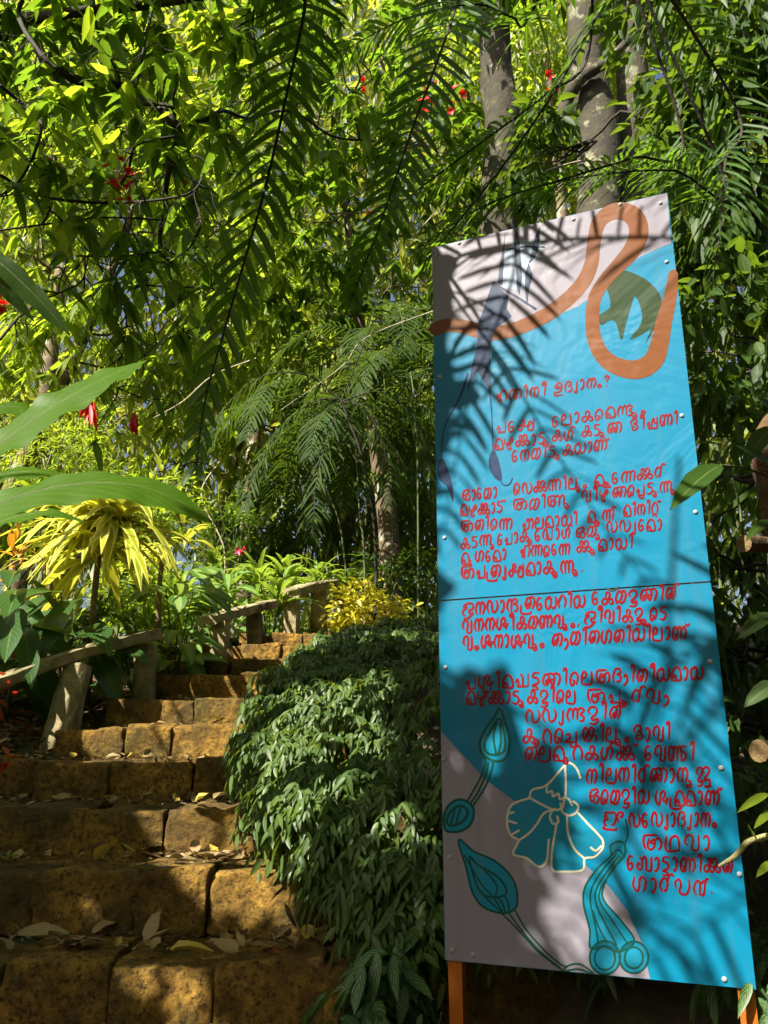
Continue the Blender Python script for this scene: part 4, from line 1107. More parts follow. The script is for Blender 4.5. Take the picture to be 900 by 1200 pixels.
# ------------------------------------------------------------------ near tree at the top left: dark twisting branches, glossy leaves
nt_ = thing('branching_tree', 'near tree with dark twisting branches, glossy leaves and red blossoms in the upper left', 'tree', tuple(gpt(-3.0, 3.6)))
mb = MB()
tube(mb, smooth_path([gpt(-3.0, 3.6), (-2.95, 3.65, 3.0), px(-90, 100, 4.4), px(-60, 20, 4.3)], 6), (.11, .10, .08, .06), 10, 0, rough=.06)
mb.build('trunk', [M['bark_dark']], nt_)
mb = MB(); tips = []
BR = [([(-60, 20), (30, 22), (90, 14), (170, 6), (235, -4), (330, -20)], 4.3, .042, .022), ([(-70, 60), (20, 40), (60, 75), (100, 98), (150, 104), (195, 135), (212, 160)], 4.4, .036, .030),
      ([(212, 160), (202, 180), (195, 215), (190, 250), (188, 288), (200, 306)], 4.4, .024, .012), ([(212, 150), (240, 140), (262, 130), (290, 138), (340, 130), (390, 160), (440, 165)], 4.4, .016, .006),
      ([(150, 104), (160, 120), (200, 125), (205, 150)], 4.35, .014, .01), ([(0, 100), (30, 125), (48, 145), (40, 180), (20, 215), (-10, 235)], 4.0, .012, .006), ([(0, 205), (40, 228), (90, 236), (130, 238)], 4.1, .010, .008),
      ([(130, 238), (150, 200), (160, 170), (205, 160)], 4.2, .011, .008), ([(130, 238), (180, 235), (225, 225), (240, 200)], 4.2, .009, .005), ([(70, 75), (62, 110), (50, 130), (46, 100)], 4.2, .008, .005),
      ([(30, -10), (22, 20), (45, 60), (65, 80)], 4.1, .016, .012), ([(110, 0), (115, 40), (130, 70), (145, 104)], 4.3, .010, .007), ([(180, 0), (172, 40), (165, 75), (160, 104)], 4.3, .010, .006),
      ([(200, 306), (222, 290), (235, 265), (232, 240)], 4.3, .008, .004), ([(0, 270), (60, 262), (120, 255), (190, 258)], 4.3, .007, .005), ([(90, 300), (140, 300), (185, 296)], 4.3, .006, .004),
      ([(140, 330), (180, 335), (230, 337), (270, 338)], 4.6, .008, .004), ([(0, 398), (22, 372), (50, 352), (95, 330), (100, 300)], 4.2, .008, .004), ([(165, 420), (190, 400), (235, 382)], 4.8, .006, .003),
      ([(300, 0), (296, 40), (310, 90)], 4.6, .010, .004), ([(240, 60), (280, 30), (330, 10)], 4.6, .008, .004), ([(145, 340), (148, 380), (140, 440), (135, 470)], 4.5, .003, .002), ([(20, 215), (60, 245), (100, 290), (130, 330)], 4.3, .006, .003)]
for pts, y, r0, r1 in BR:
    P = smooth_path([px(u, v, y + .12 * math.sin(i * 1.7 + u * .01)) for i, (u, v) in enumerate(pts)], 5)
    tube(mb, P, (r0, r1), 7, 0, rough=.07)
    tips += [P[k] for k in range(4, len(P), 4)]
tips = np.array(tips)
tw = np.repeat(tips, 3, 0); te = tw + rnd_dir(len(tw), -.3) * rng.uniform(.12, .4, len(tw))[:, None]
for a, b in zip(tw, te):
    limb(mb, a, b, .005, .0018, .2, ns=4, k=3)
mb.build('branches', [M['bark_dark']], nt_)
mb = MB()
whorls(mb, te[::2], 5, .20, .065, .9, droop=.35)
whorls(mb, tips + rng.normal(size=tips.shape) * .25, 2, .18, .06, 1.0, droop=.3, m=1)
for (u, v, y, r, w) in [(60, 60, 4.6, .45, 70), (150, 60, 4.8, .4, 60), (230, 70, 4.8, .4, 60), (40, 170, 4.6, .4, 40), (250, 190, 5, .35, 30), (20, 300, 4.4, .35, 30), (90, 130, 4.3, .35, 40), (330, 60, 5, .4, 50), (290, 250, 5.2, .3, 20), (120, 300, 5, .35, 20),
                        (10, 40, 4.1, .4, 50), (110, 30, 4.2, .4, 60), (200, 20, 4.4, .4, 60), (-60, 200, 4.0, .45, 80), (-80, 60, 4.0, .5, 120), (280, 0, 4.7, .4, 70), (60, -70, 4.2, .5, 140), (180, -80, 4.3, .5, 140)]:
    whorls(mb, ellip(px(u, v, y), r, w // 5), 6, .21, .072, 1.0, droop=.3, m=int(rng.random() < .5))
mb.build('crown', [M['lf_mid'], M['lf_lime']], nt_)
for u, v, y, r, k in [(152, 206, 3.75, .036, 6), (137, 198, 3.8, .03, 2), (147, 230, 3.75, .036, 5), (128, 228, 3.8, .03, 2), (2, 342, 4.0, .04, 3), (4, 365, 4.0, .035, 2), (212, 200, 4.5, .03, 2), (435, 245, 6, .035, 3), (425, 102, 6, .04, 2)]:
    flower_part(nt_, px(u, v, y), r, k=k)

# hanging scarlet bracts below it
t = thing('hanging_bract', 'long dark red hanging bract on a thin thread, left of the pair over the dracaena', 'flower', tuple(px(108, 500, 4.5)), 'hanging red bracts')
for i, (u, v, lab) in enumerate([(107, 470, None), (158, 488, 'short dark red hanging bract with a hooked tip, right of the pair over the dracaena')]):
    if lab: t = thing('hanging_bract', lab, 'flower', tuple(px(u, v, 4.5)), 'hanging red bracts')
    mb = MB(); c = px(u, v, 4.5)
    leaves(mb, c + rng.normal(size=(7, 3)) * .012, nrm(rnd_dir(7) * .35 + DOWN), rnd_dir(7), rng.uniform(.09, .17, 7) * (1 if not lab else .75), .035, 'broad', .1, .4)
    mb.build('bract', [M['petal_red']], t)
    mb = MB(); tube(mb, smooth_path([c, c + (0.01, .02, .25), c + (.03, 0, .5), px(u + 12, 335, 4.55)], 4), .0022, 5); mb.build('thread', [M['bark_dark']], t)

# ------------------------------------------------------------------ hanging feather fronds of the palm overhead
pm = thing('overhanging_palm', 'feather palm above with long dark fronds hanging down before the trees', 'palm', tuple(gpt(3.1, 3.5)))
mb = MB(); HEAD = np.array((1.3, 3.9, 6.9))
tube(mb, smooth_path([gpt(3.1, 3.5), (3.15, 3.5, 3.0), (2.95, 3.6, 5.2), (2.2, 3.8, 6.7), HEAD], 8), (.10, .085, .075, .08), 10, 0, rough=.05); mb.build('trunk', [M['bark_dark']], pm)
FR = [
 ([HEAD + (-.2, -.2, .2), px(372, -90, 3.5), px(357, 10, 3.42), px(338, 100, 3.38), px(312, 215, 3.34), px(285, 310, 3.3), px(262, 390, 3.28), px(240, 470, 3.26), px(230, 545, 3.25)], 44, .30, .034, (.12, 1.5), .22, .0),
 ([HEAD + (-.1, -.1, .2), px(560, -90, 4.2), px(537, 0, 4.1), px(515, 65, 4.0), px(480, 160, 3.95), px(450, 250, 3.9), px(428, 310, 3.9), px(412, 350, 3.9)], 40, .33, .032, (.1, 1.3), .22, .0),
 ([HEAD + (0, -.1, .2), px(745, -60, 3.9), px(710, 0, 3.8), px(660, 90, 3.7), px(600, 180, 3.65), px(545, 250, 3.6), px(500, 305, 3.6)], 46, .30, .020, (.3, .9), .35, .25),
 ([HEAD, px(800, 160, 4.6), px(740, 185, 4.4), px(660, 210, 4.3), px(570, 240, 4.2), px(490, 290, 4.1)], 54, .34, .018, (.5, 1.0), .35, .1),
 ([HEAD, px(850, 215, 4.8), px(790, 200, 4.6), px(700, 205, 4.5), px(610, 225, 4.4), px(530, 260, 4.3)], 54, .36, .018, (.5, 1.0), .5, .1),
 ([HEAD, px(690, 60, 4.6), px(640, 110, 4.4), px(560, 170, 4.3), px(480, 230, 4.3), px(400, 300, 4.3)], 50, .34, .022, (.4, 1.0), .4, .1),
 ([HEAD, px(860, 120, 4.6), px(850, 190, 4.4), px(845, 260, 4.3), px(835, 330, 4.25)], 40, .30, .02, (.3, 1.1), .4, .1),
 ([HEAD, px(620, 20, 4.6), px(600, 20, 4.4), px(560, 5, 4.3), px(480, 20, 4.2), px(400, 60, 4.2)], 44, .34, .026, (.4, 1.0), .4, .1),
]
for fi, (path, n, L, W, sw, dr, sk) in enumerate(FR):
    mb = MB(); frond(mb, path, n, L, W, sw, dr, up=(0, -.8, .6) if fi < 2 else UP, skip=sk, r=(.012, .003), start=.22 if fi < 2 else (.42 if fi in (3, 4, 5) else .15), jitter=.06)
    mb.build('frond', [M['bark_dark'], M['lf_frond']], pm)

# palm above the path, out over the photographer's left, whose fronds throw the feathered shadows on the board
sp = thing('shading_palm', 'feather palm beside the photographer whose fronds shade the signboard', 'palm', tuple(gpt(1.0, -1.6)))
mb = MB(); H2 = np.array((-.1, -.8, 5.7))
tube(mb, smooth_path([gpt(1.0, -1.6), (.95, -1.6, 2.5), (.6, -1.3, 4.4), H2], 8), (.11, .09, .08, .09), 10, 0, rough=.05); mb.build('trunk', [M['bark_dark']], sp)
def along(u, v, h): 
    q = on_sign((u, v)); return q + _s * ((h - q[2]) / _s[2])
for path, n, L, W, hh in [([(540, 300), (600, 440), (690, 590), (775, 705)], 22, .26, .017, 4.5), ([(640, 190), (600, 330), (550, 470), (520, 620)], 24, .30, .026, 4.7),
                          ([(740, 820), (790, 900), (850, 960), (900, 1000)], 10, .26, .024, 4.4), ([(870, 720), (790, 860), (710, 1010), (650, 1120)], 20, .36, .020, 4.4), ([(930, 1000), (860, 1060), (780, 1110), (700, 1160)], 10, .36, .024, 4.2)]:
    pts = [along(u, v, hh + .1 * i) for i, (u, v) in enumerate(path)]
    mb = MB(); frond(mb, [H2 + rnd_dir(1)[0] * .1] + [H2 * .5 + pts[0] * .5 + (0, 0, .3)] + pts, n + 14, L, W, (.5, 1.0), .2, r=(.009, .003), start=.3, jitter=.12)
    mb.build('frond', [M['bark_dark'], M['lf_frond']], sp)
# unseen crown added on the left, shaped to shade the steps with sunlit gaps
st = thing('shade_canopy', 'unseen tree added over the left of the steps, its crown shaped to shade them', 'tree', tuple(gpt(-6.0, -.4)))
mb = MB(); P0 = smooth_path([gpt(-6.0, -.4), (-5.9, -.4, 2.5), (-5.6, -.2, 4.4), (-5.4, 0, 6.2)], 6)
tube(mb, P0, (.2, .17, .13, .06), 12, 0, rough=.05); mb.build('trunk', [M['bark']], st)
for e in [(-1.2, .4, 5.3), (-2.4, 2.0, 5.4), (-3.2, 3.4, 5.5), (-.4, -.3, 5.2), (-3.9, 4.0, 5.5), (-2.2, -.4, 5.3), (-3.6, .6, 5.6)]:
    mb = MB(); limb(mb, (-5.6, -.2, 4.5), e, .026, .006, .1, k=7); mb.build('limb', [M['bark']], st)
mb = MB(); n = 22000
P = np.stack([rng.uniform(-5.6, .5, n), rng.uniform(-1.6, 4.9, n), rng.uniform(4.7, 6.1, n)], -1)
k = ((P[:, 2] - HC) / np.maximum(P[:, 1], .05) > 1.28) | (P[:, 0] / np.maximum(P[:, 1], .05) < -.75)
P2 = np.stack([rng.uniform(-6.5, 0, 7000), rng.uniform(-.5, 5.6, 7000), rng.uniform(6.1, 8.4, 7000)], -1)
P2 = P2[(P2[:, 2] - HC) / np.maximum(P2[:, 1], .05) > 1.25]
P = np.vstack([P[k], P2]); n = len(P)
scatter(mb, P, nrm(rnd_dir(n) + DOWN * .4), nrm(UP + rnd_dir(n) * .5), rng.uniform(.16, .27, n), rng.uniform(.07, .11, n), 'lance', .25, .2, 0, margin=.02)
mb.build('crown', [M['lf_mid']], st)

# unseen trees added round the photographer to block skylight and deepen the shade
for i, (tx, ty, blobs, lab) in enumerate([
    (2.6, -4.6, [((2.0, -4.6, 4.5), 2.6, 1), ((.2, -5.6, 5.6), 2.6, 1), ((3.6, -3.4, 6.2), 2.2, .8), ((-.6, -6.6, 3.2), 2.2, .8)], 'unseen dense tree added behind the photographer'),
    (4.6, .6, [((4.2, .2, 4.6), 2.2, 1), ((3.2, 1.4, 6.6), 1.9, .8), ((3.4, -1.4, 6.6), 2.0, .9), ((4.8, 2.4, 3.0), 1.7, .8), ((2.4, -.8, 7.8), 1.6, .7)], 'unseen dense tree added to the right of the photographer'),
    (-8.0, 2.0, [((-8.0, .4, 3.4), 2.2, 1), ((-8.2, 3.6, 3.6), 2.2, 1), ((-7.4, 6.4, 3.6), 1.9, .8), ((-7.6, -2.6, 3.4), 2.2, .9)], 'unseen dense low tree added along the left of the path')]):
    tree('sky_screen_tree', lab, [gpt(tx, ty), np.array((tx, ty, 2.5)), np.array((tx, ty, 5.5))], (.22, .18, .08), blobs, None, 'lf_dark', 'bark', 'unseen trees added around the photographer', n=2600, L=.42, W=.18, cull=True)
# ------------------------------------------------------------------ pinstriped creeper: a hedge over the bank right of the steps
_px = np.array((0, .12, .3, .5, .8, 1.3, 2.2, 3.6)); _dx = np.array((.14, .05, .02, .06, .24, .62, 1.5, 2.8)); _dz = np.array((-.05, .03, .10, .17, .24, .33, .40, .40))
def hedge_pt(s, y):
    b = .085 * lumps(y * 2.2, s * 1.5) + .07 * np.sin(y * 7.3 + s * 5) * np.sin(s * 9 + y * 3.1) 
    x = x_hedge(y) + np.interp(s, _px, _dx) - b * .8
    z = stair_z(y + .1) + np.interp(s, _px, _dz) * np.interp(y, [2.3, 3.0, 4, 5.5, 7], [.3, .75, 1.15, .6, .3]) + b * .8
    return np.stack([x, y, z], -1)
def sprigs(mb, P, O, k, Ls, L, W, cull=True, m=0):
    """hanging shoots: base P, outward O, k leaves each along a shoot of length Ls"""
    n = len(P)
    t = np.tile(np.linspace(.08, 1, k), n)
    O = nrm(O + rng.normal(size=(n, 3)) * .45)
    Or = np.repeat(O, k, 0); Pr = np.repeat(P, k, 0); Lr = np.repeat(np.broadcast_to(Ls, (n,)), k)
    C = Pr + Or * (Lr * t)[:, None] * .8; C[:, 2] -= .55 * Lr * t ** 2
    T = nrm(Or * .8 + DOWN * (1.1 * t)[:, None])
    sd = nrm(np.cross(T, UP) + 1e-3) * np.where(np.arange(n * k) % 2, 1, -1)[:, None]
    D = nrm(sd * rng.uniform(.3, 1.0, n * k)[:, None] + T * .6 + DOWN * rng.uniform(.2, 1.1, n * k)[:, None] + rng.normal(size=(n * k, 3)) * .2)
    N = nrm(Or * .9 + UP * .7 + rng.normal(size=(n * k, 3)) * .35)
    s = rng.uniform(.65, 1.2, n * k)
    scatter(mb, C, D, N, L * s, W * s, 'broad', rng.uniform(.05, .45, n * k), .28, m, cull=cull)
mb = MB()
n = 5200
s = np.where(rng.random(n) < .62, np.abs(rng.normal(size=n)) * .6, rng.uniform(.4, 2.3, n)); y = rng.uniform(2.75, 8.4, n) ** 1.0
y = 2.6 + (8.4 - 2.6) * rng.random(n) ** 1.25
P = hedge_pt(s, y); e = .02
Ts, Ty = hedge_pt(s + e, y) - P, hedge_pt(s, y + e) - P
O = nrm(np.cross(Ts, Ty)); O *= np.sign(O[:, 2:3] + 1e-6)
O = nrm(O + np.array((-.25, -.55, -.1)))
kk = ~((P[:, 1] < 2.98) & (P[:, 0] > .10)); P, O = P[kk], O[kk]
sprigs(mb, P, O, 9, rng.uniform(.10, .26, len(P)), .056, .0205)
# underside curtain of the bulge
n = 700
s = rng.uniform(0, .32, n); y = rng.uniform(2.9, 7.3, n); P = hedge_pt(s, y)
sprigs(mb, P + (0, 0, .03), np.tile((-.7, -.5, .1), (n, 1)), 8, .16, .062, .022)
tag(mb.build('hedge', [M['lf_stripe']]), 'dense bank of small pinstriped hanging leaves between the steps and the signboard', 'hedge')
# larger plants of the same kind in front, below and beside the board
for i, (u, v, y, lab, sz) in enumerate([
    (420, 1190, 2.62, 'large striped plant overhanging the lowest step at the bottom edge', 1.0), (470, 1130, 2.85, 'striped plant with big arching leaves in the gap left of the signboard post', 1.0), (495, 1000, 3.25, 'striped plant reaching up beside the lower left edge of the signboard', .9),
    (575, 1150, 3.3, 'striped plant just under the grey corner of the signboard', 1.0), (640, 1180, 3.1, 'striped plant under the middle of the signboard', .9), (740, 1180, 3.1, 'striped plant half in the dark under the right part of the signboard', .8),
    (850, 1290, 2.35, 'bright striped plant below the lower right corner of the signboard', .8), (890, 1110, 2.6, 'striped plant standing to the right of the signboard near its foot', .8)]):
    c = px(u, v, y); g = gpt(c[0], c[1], -.02); c[2] = max(c[2], g[2] + .12)
    t = thing('striped_plant', lab, 'plant', tuple(g), 'striped plants around the foot of the signboard')
    mb = MB(); n = 16
    a = rng.uniform(0, 2 * pi, n); O = nrm(np.stack([np.cos(a), np.sin(a) - .5, rng.uniform(.1, .9, n)], -1))
    sprigs(mb, np.tile(c, (n, 1)) + rng.normal(size=(n, 3)) * .05, O, 6, rng.uniform(.12, .28, n), .125 * sz, .045 * sz, cull=False)
    mb.build('foliage', [M['lf_stripe_big']], t)
    mb = MB()
    for q in range(5):
        limb(mb, g + rng.normal(size=3) * (.04, .04, 0), c + rng.normal(size=3) * .06, .006, .004, .1, ns=5, k=3)
    mb.build('stems', [M['stem']], t)

# ------------------------------------------------------------------ left border plants
def rosette(mb, c, n, L, W, arch=(.2, 1.3), droop=.7, kind='strap', tilt=(0, 0, 0), m=0, cull=False, fold=.2):
    a = rng.uniform(0, 2 * pi, n); e = rng.uniform(*arch, n)
    D = nrm(np.stack([np.cos(a) * np.cos(e), np.sin(a) * np.cos(e), np.sin(e)], -1) + np.asarray(tilt))
    s = rng.uniform(.7, 1.15, n)
    scatter(mb, np.asarray(c) + D * .03 + rng.normal(size=(n, 3)) * (.02, .02, .06), D, UP + D * .3, L * s, W * s, kind, droop * rng.uniform(.6, 1.4, n), fold, m, cull=cull)

for (u, v, y, n, L, W, lab, tilt) in [(118, 632, 5.6, 160, .60, .08, 'big dracaena with a fountain of yellow edged drooping straps in full sun', (.1, -.4, .1)), (190, 655, 6.4, 46, .34, .04, 'smaller yellow striped dracaena right of the big one', (0, -.2, .1)), (60, 660, 6.0, 40, .34, .045, 'dracaena partly hidden behind the broad lily leaves at the left', (0, -.2, .1))]:
    c = px(u, v, y); g = gpt(c[0], y)
    t = thing('dracaena', lab, 'plant', tuple(g), 'yellow striped dracaenas')
    mb = MB()
    for k in range(4): rosette(mb, c + rng.normal(size=3) * (.12, .1, .10) * L * 2, n // 4, L, W, (-.1, 1.2), .75, tilt=tilt)
    mb.build('foliage', [M['lf_drac']], t)
    mb = MB(); limb(mb, g, c, .03, .02, .03, k=4); mb.build('stem', [M['bark']], t)

def clump(name, lab, u, v, y, n, L, W, mat, arch, droop, kind, cat='plant', group=None, tilt=(0, -.2, 0), stem=True, petiole=0.0):
    c = px(u, v, y); g = gpt(c[0], y, -.03)
    t = thing(name, lab, cat, tuple(g), group)
    mb = MB()
    if petiole:
        a = rng.uniform(0, 2 * pi, n)
        n = int(n * 1.7); a = rng.uniform(0, 2 * pi, n); lo_ = min(0, g[2] + .2 - c[2])
        tip = c + np.stack([np.cos(a) * petiole, np.sin(a) * petiole * .7, rng.uniform(lo_, petiole, n)], -1)
        D = nrm(np.stack([np.cos(a), np.sin(a) - .5, rng.uniform(*arch, n)], -1))
        leaves(mb, tip, D, UP * .8 + D * .2 + np.array((0, -.5, 0)), L * rng.uniform(.75, 1.15, n), W * rng.uniform(.85, 1.1, n), kind, droop * rng.uniform(.6, 1.4, n), .2)
        mb2 = MB()
        for q in tip[::3]: tube(mb2, smooth_path([g + rng.normal(size=3) * (.04, .04, 0), (g + q) / 2 + (0, 0, .06), q], 4), (.007, .004), 5)
        mb2.build('petioles', [M['stem']], t)
    else:
        rosette(mb, c, n, L, W, arch, droop, kind, tilt)
        if stem:
            mb2 = MB(); limb(mb2, g, c, .02, .014, .05, k=3); mb2.build('stem', [M['stem']], t)
    mb.build('foliage', [M[mat]], t)
    return t
clump('broad_lily', 'dark broad leaved lily hanging over the sunlit end of the handrail', 88, 716, 5.45, 12, .40, .155, 'lf_broad', (-1.1, .3), .35, 'broad', group='broad leaved lilies', petiole=.14)
clump('broad_lily', 'dark broad leaved lily cut by the left edge above the handrail', 12, 700, 5.15, 18, .42, .16, 'lf_broad', (-1.2, .3), .35, 'broad', group='broad leaved lilies', petiole=.16)
clump('striped_lily', 'pale striped upright lily above the second rail post', 212, 682, 6.2, 15, .36, .14, 'lf_hosta', (-.4, 1.0), .5, 'broad', group='pale striped lilies', petiole=.12)
clump('striped_lily', 'pale striped lily behind the middle handrail', 262, 688, 7.7, 14, .34, .13, 'lf_hosta', (-.3, 1.1), .5, 'broad', group='pale striped lilies', petiole=.13)
clump('striped_lily', 'small striped lily low beside the second rail post, over the third step from the top', 215, 742, 6.7, 8, .16, .055, 'lf_hosta', (-.6, .6), .5, 'broad', group='pale striped lilies', petiole=.1)
for (u, v, y, lab) in [(300, 690, 8.0, 'strap leaved lily in the sun just behind the middle handrail'), (335, 685, 8.6, 'bright strap leaved lily left of the bleached handrail'), (372, 680, 9.0, 'bright strap leaved lily behind the bleached handrail'), (325, 715, 7.8, 'low strap leaved lily between the two upper handrails'), (408, 690, 9.4, 'strap leaved lily behind the yellow croton'), (205, 705, 7.0, 'strap leaved lily in the gap between the first and second handrails'), (170, 700, 6.7, 'strap leaved lily just right of the big dracaena, behind the second rail post'), (250, 675, 8.6, 'far strap leaved lily left of the pink flower')]:
    clump('strap_lily', lab, u, v, y, 44, .46, .045, 'lf_lily', (.15, 1.4), .55, 'strap', group='bright strap leaved lilies', stem=False)
t = clump('broad_ginger', 'bright broad leaved plant with a pink flower above the middle handrail', 318, 668, 8.3, 14, .34, .12, 'lf_lily', (.0, 1.3), .4, 'broad', petiole=.14)
flower_part(t, px(281, 646, 8.2), .055, 'petal_pink', 3, .02); flower_part(t, px(283, 668, 8.2), .035, 'petal_pink', 2, .02)
mb = MB(); tube(mb, smooth_path([px(318, 690, 8.3), px(300, 660, 8.25), px(283, 647, 8.2)], 5), .006, 5); mb.build('flower_stalk', [M['stem']], t)
# yellow croton
c = px(430, 716, 8.1); g = gpt(c[0], 8.1)
t = thing('yellow_croton', 'rounded bush of small bright yellow leaves at the top of the steps', 'bush', tuple(g))
mb = MB(); blob_leaves(mb, c, (.38, .3, .24), 900, .085, .035, 'broad', .2, .0, clump=12, cull=False); mb.build('foliage', [M['lf_yellow']], t)
mb = MB()
for q in range(7): limb(mb, g, c + rng.normal(size=3) * (.2, .12, .1), .012, .005, .1, k=3)
mb.build('stems', [M['bark']], t)
# orange crotons and red tufts at the left edge
for (u, v, y, n, mt, lab, L) in [(15, 655, 4.9, 16, 'lf_orange', 'croton with orange leaves at the left edge above the lilies', .17), (6, 830, 4.8, 14, 'lf_red', 'red leaved tuft below the handrail at the left edge', .13), (6, 900, 4.25, 9, 'lf_red', 'small red leaved tuft beside the fifth step at the left edge', .10)]:
    clump('croton', lab, u, v, y, n, L, .04, mt, (-.2, 1.2), .3, 'lance', group='orange and red leaved plants', stem=False)
# feathery shrub behind the dracaena
for (u, v, y, r, n, mt, lab, L, W) in [(70, 545, 7.2, .55, 1700, 'lf_lime', 'feathery bright green shrub behind the big dracaena', .10, .014), (190, 600, 8.2, .5, 700, 'lf_lime', 'loose lime green shrub between the big dracaena and the areca palm', .14, .03), (30, 610, 6.2, .4, 500, 'lf_lime', 'sunny shrub at the left edge under the banana leaf', .15, .04),
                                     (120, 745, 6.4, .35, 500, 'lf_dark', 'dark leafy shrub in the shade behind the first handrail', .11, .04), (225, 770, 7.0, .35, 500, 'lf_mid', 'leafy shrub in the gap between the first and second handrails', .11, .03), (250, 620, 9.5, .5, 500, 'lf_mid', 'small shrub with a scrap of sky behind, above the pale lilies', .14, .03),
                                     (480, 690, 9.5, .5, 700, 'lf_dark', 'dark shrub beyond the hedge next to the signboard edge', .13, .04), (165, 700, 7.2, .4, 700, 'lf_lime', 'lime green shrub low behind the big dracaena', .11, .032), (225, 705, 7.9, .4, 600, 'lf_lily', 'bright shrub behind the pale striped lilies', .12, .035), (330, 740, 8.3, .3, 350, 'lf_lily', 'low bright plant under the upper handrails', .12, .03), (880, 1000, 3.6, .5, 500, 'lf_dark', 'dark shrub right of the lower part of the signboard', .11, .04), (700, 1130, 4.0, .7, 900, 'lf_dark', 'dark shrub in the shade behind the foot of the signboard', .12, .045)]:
    c = px(u, v, y); g = gpt(c[0], y)
    t = thing('shrub', lab, 'shrub', tuple(g), 'shrubs around the steps')
    mb = MB(); blob_leaves(mb, c, (r, r * .8, r * .8), n, L, W, 'lance', .3, .25, clump=14, cull=False); mb.build('foliage', [M[mt]], t)
    mb = MB()
    for q in range(6): limb(mb, g, c + rng.normal(size=3) * r * .45, .012, .004, .12, k=3)
    mb.build('stems', [M['bark']], t)

# banana-like leaves close by on the left
bt = thing('banana_plant', 'large banana like leaves reaching in from the left edge over the dracaena', 'plant', tuple(gpt(-2.1, 3.0)))
def blade(path, W, fold=.25, n=26, up=UP, mat='lf_banana', seed=0):
    r = np.random.default_rng(seed)
    P = smooth_path(path, 8); n = len(P)
    T = nrm(np.gradient(P, axis=0)); S = nrm(np.cross(T, up)); U = np.cross(S, T)
    t = np.linspace(0, 1, n); w = np.interp(t, [0, .08, .3, .6, .85, 1], [.1, .55, 1, .95, .6, .03]) * W / 2
    cols = np.array((-1, -.5, 0, .5, 1.0))
    wav = np.stack([np.sin(t * 23 + r.uniform(0, 6)) + .6 * np.sin(t * 47 + 1), np.sin(t * 19) * .3, 0 * t, np.sin(t * 21) * .3, np.sin(t * 25 + r.uniform(0, 6)) + .6 * np.sin(t * 51)], -1) * .09
    V = P[:, None] + S[:, None] * (w[:, None] * cols)[..., None] + U[:, None] * (w[:, None] * (np.abs(cols) ** 1.4 * fold + wav * np.abs(cols)))[..., None]
    V[..., 2] -= (w[:, None] * np.abs(cols) ** 2 * .35)
    i, j = np.meshgrid(np.arange(n - 1), np.arange(4), indexing='ij')
    mb = MB(); uv = np.stack([np.tile((cols + 1) / 2, n), np.repeat(t, 5)], -1)
    mb.add(V.reshape(-1, 3), np.stack([i * 5 + j, i * 5 + j + 1, (i + 1) * 5 + j + 1, (i + 1) * 5 + j], -1).reshape(-1, 4), uv=uv)
    o = mb.build('leaf', [M[mat]], bt)
    mb = MB(); tube(mb, P - U * .004, (.009, .006, .002), 5); q = mb.build('midrib', [M['stem']], o)
    return o
blade([px(-90, 640, 2.7), px(-20, 598, 2.72), px(60, 572, 2.75), px(140, 566, 2.8), px(200, 582, 2.85), px(249, 612, 2.9)], .20, up=(0, -.75, .65), seed=1)
blade([px(-60, 560, 3.2), px(0, 520, 3.25), px(60, 478, 3.3), px(120, 444, 3.4), px(172, 422, 3.5)], .27, up=(.1, -.6, .8), seed=2)
blade([px(-80, 580, 3.0), px(-20, 560, 3.05), px(40, 552, 3.1), px(82, 560, 3.15)], .16, up=(0, -.6, .8), seed=3)
blade([px(-100, 500, 3.4), px(-30, 480, 3.4), px(30, 478, 3.5), px(60, 500, 3.6)], .18, up=(0, -.7, .7), seed=4)
blade([px(-60, 650, 2.9), px(0, 612, 2.95), px(60, 600, 3.0), px(100, 612, 3.05)], .12, up=(0, -.5, .85), seed=5)
blade([px(-60, 270, 2.6), px(-10, 300, 2.6), px(40, 345, 2.65), px(82, 392, 2.7)], .10, up=(.3, -.8, .3), mat='lf_dark', seed=6)
blade([px(-60, 300, 2.5), px(-20, 318, 2.5), px(12, 345, 2.55), px(40, 376, 2.6)], .06, up=(.3, -.8, .3), mat='lf_dark', seed=7)
mb = MB(); tube(mb, smooth_path([gpt(-2.1, 3.0), (-2.05, 3.0, 1.9), px(-90, 600, 2.9)], 6), (.07, .06, .03), 9); mb.build('stem', [M['stem']], bt)

# ------------------------------------------------------------------ areca palm in the middle distance
ap = thing('areca_palm', 'clump of slender areca palms with feathery dark fronds beyond the top of the steps', 'palm', tuple(gpt(.1, 9.2)))
heads = []
for (pts, y) in [([(433, 690), (426, 640), (422, 610), (418, 540)], 9.0), ([(420, 685), (400, 625), (385, 580), (372, 520)], 9.2), ([(489, 705), (490, 620), (489, 530), (486, 470)], 8.6), ([(462, 700), (460, 600), (455, 520), (450, 440)], 9.4)]:
    P = [px(u, v, y) for u, v in pts]; P[0] = gpt(P[0][0], y)
    mb = MB(); tube(mb, smooth_path(P, 6), (.014, .009), 6); mb.build('cane', [M['stem']], ap); heads.append((P[-1], y))
for (h, y), fr in zip(heads, [7, 7, 7, 9]):
    for q in range(fr):
        a = q / fr * 2 * pi + rng.uniform(-.3, .3); l = rng.uniform(.9, 1.4)
        d = np.array((cos(a), sin(a) * .8, 0))
        path = [h, h + d * l * .3 + (0, 0, .42 * l), h + d * l * .7 + (0, 0, .42 * l), h + d * l * 1.05 + (0, 0, .12 * l), h + d * l * 1.25 + (0, 0, -.3 * l)]
        mb = MB(); frond(mb, path, 30, .34, .026, (.35, .9), .45, start=.2, r=(.008, .003)); mb.build('frond', [M['stem'], M['lf_palm']], ap)
ap2 = thing('areca_palm', 'small palm with dark hanging fronds in front of the understorey, left of the signboard', 'palm', tuple(gpt(-.4, 7.9)), None)
h = px(400, 470, 7.6)
